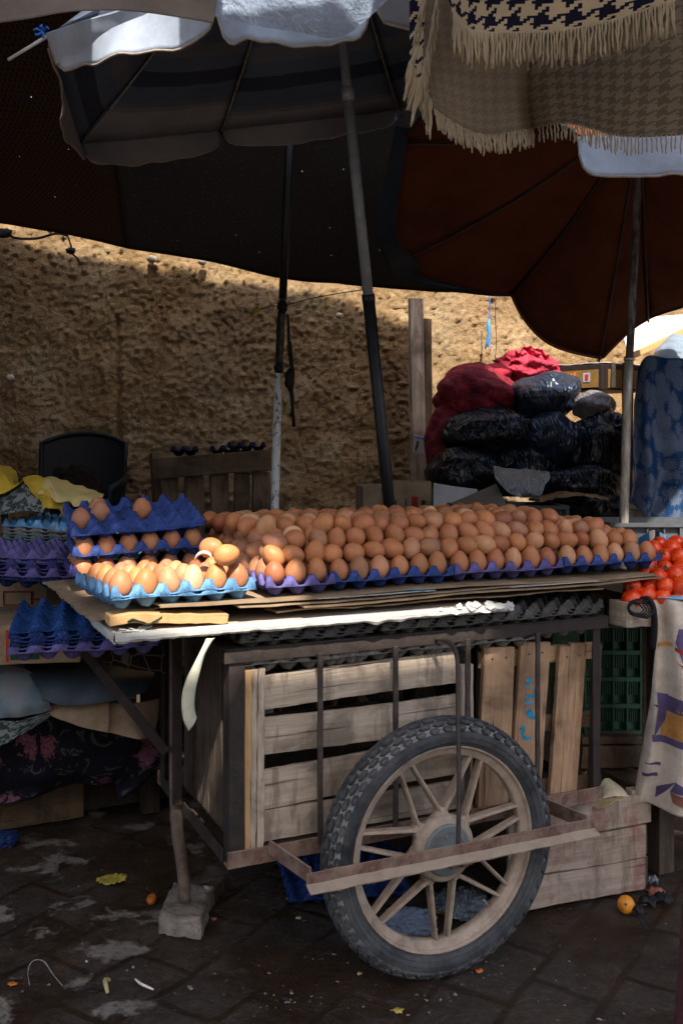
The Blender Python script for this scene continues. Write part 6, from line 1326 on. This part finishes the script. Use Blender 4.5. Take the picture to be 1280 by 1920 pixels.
# red brown post at the lower right corner
m = MB(); p = atz(1268, 2000, 0); q = at(1282, 1600, p.y+.12); m.beam(Vector((p.x+.012, p.y, 0)), Vector((q.x-.004, p.y+.0, .52)), .035, .03, up=V, seg=12, jit=.001); o = m.build('leaning_post', M['red_post'], bevel=.002); tag(o, 'dark reddish post cut by the lower right corner of the picture', 'post')
# ================================================================ SMALL THINGS ON THE GROUND
def gp(px, py): return atz(px, py, .0)
st_ = thing('stone_block', gp(345, 1740), 'rough pale stone block under the foot of the cart leg', 'stone')
def stone():
    fl, fr, br = gp(296, 1752), gp(377, 1764), gp(402, 1690); h = .043; bl = fl+(br-fr); m = MB()
    def f(mm, c0, c1, c2, c3, n=12):
        def g(a, b):
            p = c0.lerp(c1, a).lerp(c3.lerp(c2, a), b); return p
        mm.grid(g, n, n)
    up = Z*h; inn = lambda p, k: p+( (fl+fr+br+bl)/4-p)*k
    tf = [inn(p, .07)+up for p in (fl, fr, br, bl)]
    f(m, fl, fr, tf[1], tf[0]); f(m, fr, br, tf[2], tf[1]); f(m, br, bl, tf[3], tf[2]); f(m, bl, fl, tf[0], tf[3]); f(m, tf[0], tf[1], tf[2], tf[3])
    c = (fl+br)/2+Z*h/2
    for i, v in enumerate(m.v):
        d = (v-c); k = (abs(d.x)/.1)**6; n_ = Vector((nz(v.x*30, v.y*30, v.z*30), nz(v.y*30, v.z*30, 5+v.x*30), nz(v.z*30, v.x*30, v.y*30)))*.007+Vector((nz(v.x*90, v.y*90, v.z*90),)*3)*.002; m.v[i] = c+d*(1-.05*smooth((d.length-.09)/.05))+n_
    o = m.build('stone_body', M['stone'], st_, sm=True); md = o.modifiers.new('w', 'WELD'); md.merge_threshold = .0015
stone()
def flake(name, px, py, r, mat, label, cat, h=.006, seed=0, n=14, el=(1, .8)):
    random.seed(seed); c = gp(px, py)+Z*.004; m = MB(); rr = [random.uniform(.65, 1.2) for _ in range(n)]; vs = []
    for k in range(n):
        a = 2*math.pi*k/n; vs.append(c+Vector((math.cos(a)*r*rr[k]*el[0], math.sin(a)*r*rr[k]*el[1], random.uniform(0, h))))
    for k in range(n): a = 2*math.pi*k/n; vs.append(c+Vector((math.cos(a)*r*rr[k]*.5*el[0], math.sin(a)*r*rr[k]*.5*el[1], random.uniform(h*.4, h*1.4))))
    vs.append(c+Z*h); fs = [[k, (k+1) % n, n+(k+1) % n, n+k] for k in range(n)]+[[n+k, n+(k+1) % n, 2*n] for k in range(n)]
    m.add(vs, fs); o = m.build(name, M[mat], sm=True, solid=.0015); tag(o, label, cat); return o
def yl():
    a, b = gp(182, 1655), gp(238, 1652); m = MB(); m.grid(lambda s, t: a.lerp(b, s)+Vector((0, (t-.5)*.045*(.5+math.sin(s*3.1)), .006+.012*abs(nz(s*6, t*3)))), 22, 8); o = m.build('yellow_husk', M['husk_yellow'], sm=True, solid=.001); tag(o, 'crumpled yellow husk on the paving left of the stone', 'husk')
yl()
m = MB(); m.blob(gp(285, 1690)+Z*.006, (.012, .022, .010), .3, 3, 2, 3); o = m.build('orange_scrap', M['orange_dark'], sm=True); tag(o, 'squashed orange fruit scrap on the ground left of the stone', 'fruit scrap')
def orange(px, py, r, label):
    c = gp(px, py)+Z*r*.92; root = thing('orange', c-Z*r, label, 'orange'); m = MB(); m.blob(c, r, .06, 1.5, 3, 4); m.build('orange_skin', M['orange_skin'], root, sm=True)
    m = MB(); m.lathe([(0, .003), (.003, .002), (.0035, 0)], c+Vector((-.006, -r*.9, r*.45)), Vector((-.1, -.8, .5)), 8); m.build('stem_end', M['leaf_green'], root)
orange(1173, 1711, .021, 'whole yellow orange lying on the ground in front of the crate'); orange(822, 1712, .012, 'small orange seen through the lower spokes of the wheel')
for i, (x, y, r, mt, l, e) in enumerate(((897, 1826, .009, 'orange_dark', 'small orange peel right of the tyre foot', (1, .8)), (745, 1900, .012, 'husk_yellow', 'yellow peel scrap at the bottom edge below the tyre', (1.2, .8)), (674, 1831, .006, 'husk', 'pale crumb on the ground between the stone and the tyre', (1, 1)), (401, 1727, .010, 'print_redfade', 'faded red scrap beside the stone', (1, .6)), (542, 1690, .007, 'husk', 'pale bean sized crumb left of the wheel near the blue trays', (1, 1)), (560, 1726, .006, 'husk', 'pale flat crumb left of the tyre under the cart', (1.3, .7)), (174, 1863, .012, 'rope_black', 'black flat scrap left of the curved peel', (1.1, .6)), (533, 1877, .010, 'rope_black', 'black flat scrap in the mud below the cart', (1.1, .6)), (24, 1850, .012, 'orange_dark', 'dull orange stain like peel at the far left', (1, .7)), (163, 1808, .003, 'white_laminate', 'tiny white chip on the mud left of the two peels', (1, 1)), (250, 1819, .003, 'white_laminate', 'tiny white chip above the white peel', (1, 1)))):
    flake('ground_scrap', x, y, r, mt, l, 'scrap', .004, i, el=e)
def curl(pts, r, mat, name, label, cat):
    P_ = [gp(x, y)+Z*h for x, y, h in pts]; m = MB(); n = 16; m.tube([catmull(P_, k/n) for k in range(n+1)], [r*(.5+.5*math.sin(math.pi*(.08+.84*k/n))) for k in range(n+1)], 7); o = m.build(name, M[mat], sm=True); tag(o, label, cat)
curl([(206, 1841, .004), (199, 1846, .010), (198, 1854, .012), (202, 1866, .005)], .0055, 'husk', 'curved_peel', 'curved ochre peel standing on the mud at the lower left', 'peel')
curl([(254, 1839, .004), (263, 1848, .005), (275, 1854, .005), (288, 1859, .004)], .003, 'shell', 'white_peel', 'thin white strip of peel right of the curved one', 'peel')
curl([(56, 1851, .004), (53, 1838, .02), (62, 1828, .03), (82, 1828, .03), (100, 1840, .015), (117, 1851, .004)], .0011, 'galv', 'wire_piece', 'bent thin wire lying at the lower left', 'wire')
curl([(560, 1500, .0), (570, 1640, .0), (572, 1700, .0)], .0001, 'rope_black', 'thread', 'thread', 'thread') if False else None
# under the cart
def bag(px, py, s, label, mat, seed, flat=(1.3, 1, .6)):
    m = MB(); m.blob(gp(px, py)+Z*s*.5, (s*flat[0], s*flat[1], s*flat[2]), .3, 2.5, seed, 5, ridge=.55, flat=.7); o = m.build('plastic_bag', M[mat], sm=True); tag(o, label, 'plastic bag'); return o
bag(766, 1748, .044, 'crumpled clear plastic bag lying behind the lower spokes', 'film', 3)
bag(868, 1712, .050, 'flat grey plastic scrap in the shade behind the wheel', 'grey_film', 5, (1.2, 1.4, .25))
for k, (px, py, Y, c, l) in enumerate(((545, 1712, 2.62, 'navy', 'blue tray lying in the shade under the cart, left of the tyre'), (640, 1705, 2.75, 'blue', 'blue tray in the shade under the cart, seen between the spokes'))):
    p = gp(px, py); p.z = .030; tray(p, 10+k*30, c, l, 'trays thrown under the cart', seed=k)
m = MB(); m.beam(gp(390, 1700)+Z*.02, gp(412, 1668)+Z*.02, .03, .035, seg=6, jit=.002); o = m.build('wood_chock', M['dark_wood'], bevel=.003); tag(o, 'short dark wood piece lying against the back of the stone', 'wood block')
for i, (x, y, r) in enumerate(((1215, 1700, .03), (1243, 1695, .028), (1228, 1684, .025), (1196, 1718, .018), (1222, 1660, .02))):
    flake('black_leaf', x, y, r, ('rope_black', 'rope_black', 'print_redfade', 'rope_black', 'grey_film')[i], ('large shrivelled black leaf right of the yellow orange', 'shrivelled black leaf at the right end of the leaf litter', 'reddish brown rotten leaf behind the black ones', 'small black leaf touching the yellow orange', 'grey scrap at the crate corner')[i], 'leaf', .018, 40+i)
m = MB(); 
for i in range(3): P_ = [gp(1180+i*9+k*7, 1722-i*6+k*4+((k*i) % 3)*3)+Z*(.004+.008*math.sin(k)) for k in range(5)]; m.tube([catmull(P_, k/12) for k in range(13)], .0014, 5)
o = m.build('dry_twig', M['rope_black'], sm=True); tag(o, 'thin black twigs beside the yellow orange', 'twig')
m = MB(); m.blob(gp(8, 1585)+Z*.02, (.04, .03, .02), .4, 3, 3, 4, ridge=.3); o = m.build('blue_scrap', M['navy_scrap'], sm=True); tag(o, 'dark blue scrap at the left edge against the base plank', 'scrap')
def grit():                              # chips, straw and crumbs trodden into the mud
    random.seed(77); m = MB()
    for k in range(800):
        x = random.uniform(-1.3, 1.4); y = random.uniform(1.75, 3.4)
        if random.random() < .35: x = random.gauss(.1, .35); y = random.gauss(2.1, .2)
        zz = noise.noise(Vector((x*2.2, y*2.2, 0)))*.010+noise.noise(Vector((x*9, y*9, 3)))*.004-.004; r = abs(random.gauss(0, .0013))+.0006; c = Vector((x, y, zz+r*.4)); an = random.uniform(0, 6.28); l = r*random.choice([1, 1, 1.4, 2, 5 if r < .0012 else 2])
        d = Vector((math.cos(an), math.sin(an), 0)); s_ = Vector((-d.y, d.x, 0)); m.add([c-d*l-s_*r, c+d*l-s_*r*.6, c+d*l*.8+s_*r, c-d*l*.9+s_*r, c+Z*r], [[0, 1, 4], [1, 2, 4], [2, 3, 4], [3, 0, 4]], None, random.choice([0, 0, 1, 2]))
    o = m.build('ground_grit', [M['stone'], M['back_wood'], M['dark_wood']], loc=Vector((0, 2.3, 0))); tag(o, 'fine grit, chips and straw trodden into the mud', 'grit', kind='stuff')
grit()
# wall details: wires, string, pebbles
curl3 = lambda pts, r: pts
def wire(pts, r, mat, name, label, cat, n=24):
    m = MB(); m.tube([catmull(pts, k/n) for k in range(n+1)], r, 6); o = m.build(name, M[mat], sm=True); tag(o, label, cat); return o
wire([at(x, y, 4.50) for x, y in ((-60, 425), (0, 432), (30, 446), (70, 447), (105, 438), (128, 442))], .006, 'rope_black', 'black_cable', 'black cable sagging along the top of the wall at the far left', 'cable')
wire([at(x, y, 4.49) for x, y in ((126, 438), (134, 462), (136, 475), (146, 485), (152, 497))], .004, 'rope_black', 'black_cable', 'frayed black cable end hanging down the wall at the left', 'cable')
m = MB(); m.blob(at(133, 470, 4.49), (.02, .015, .014), .5, 4, 2, 3, ridge=.4); m.blob(at(8, 437, 4.49), (.035, .015, .02), .5, 4, 5, 3, ridge=.4); o = m.build('cable_tangle', M['rope_black'], sm=True); tag(o, 'dark tangle of rag knotted into the wall cable', 'rag')
wire([at(x, y, 4.48) for x, y in ((917, 548), (918, 580), (916, 600))], .0025, 'blue_string', 'blue_string', 'blue string hanging from the tarp edge in front of the bright wall', 'string')
m = MB(); m.tube([at(x, y, 4.48) for x, y in ((917, 598), (915, 612), (917, 628), (914, 640), (909, 655))], [.004, .009, .007, .008, .003], 7); m.tube([at(x, y, 4.48) for x, y in ((915, 640), (920, 650), (918, 658))], .0025, 5); o = m.build('string_knot', M['sky_blue'], sm=True); tag(o, 'knotted bright blue end of the hanging string', 'string')
wire([at(x, y, 4.50) for x, y in ((929, 550), (928, 600), (930, 640), (926, 690))], .0015, 'rope_black', 'hanging_wire', 'thin dark wire hanging beside the blue string', 'wire')
for i, (x, y, r) in enumerate(((285, 486, .024), (380, 492, .018), (636, 592, .018), (20, 708, .02))):
    m = MB(); m.blob(at(x, y, 4.56), (r, .02, r*.75), .2, 2, i, 3); o = m.build('wall_pebble', M['pebble'], sm=True); tag(o, ('pale stone showing in the wall near its bright top at the left', 'smaller pale stone in the wall just under the tarp edge', 'pale stone in the wall between the two poles', 'pale stone in the wall at the far left, lower down')[i], 'stone')
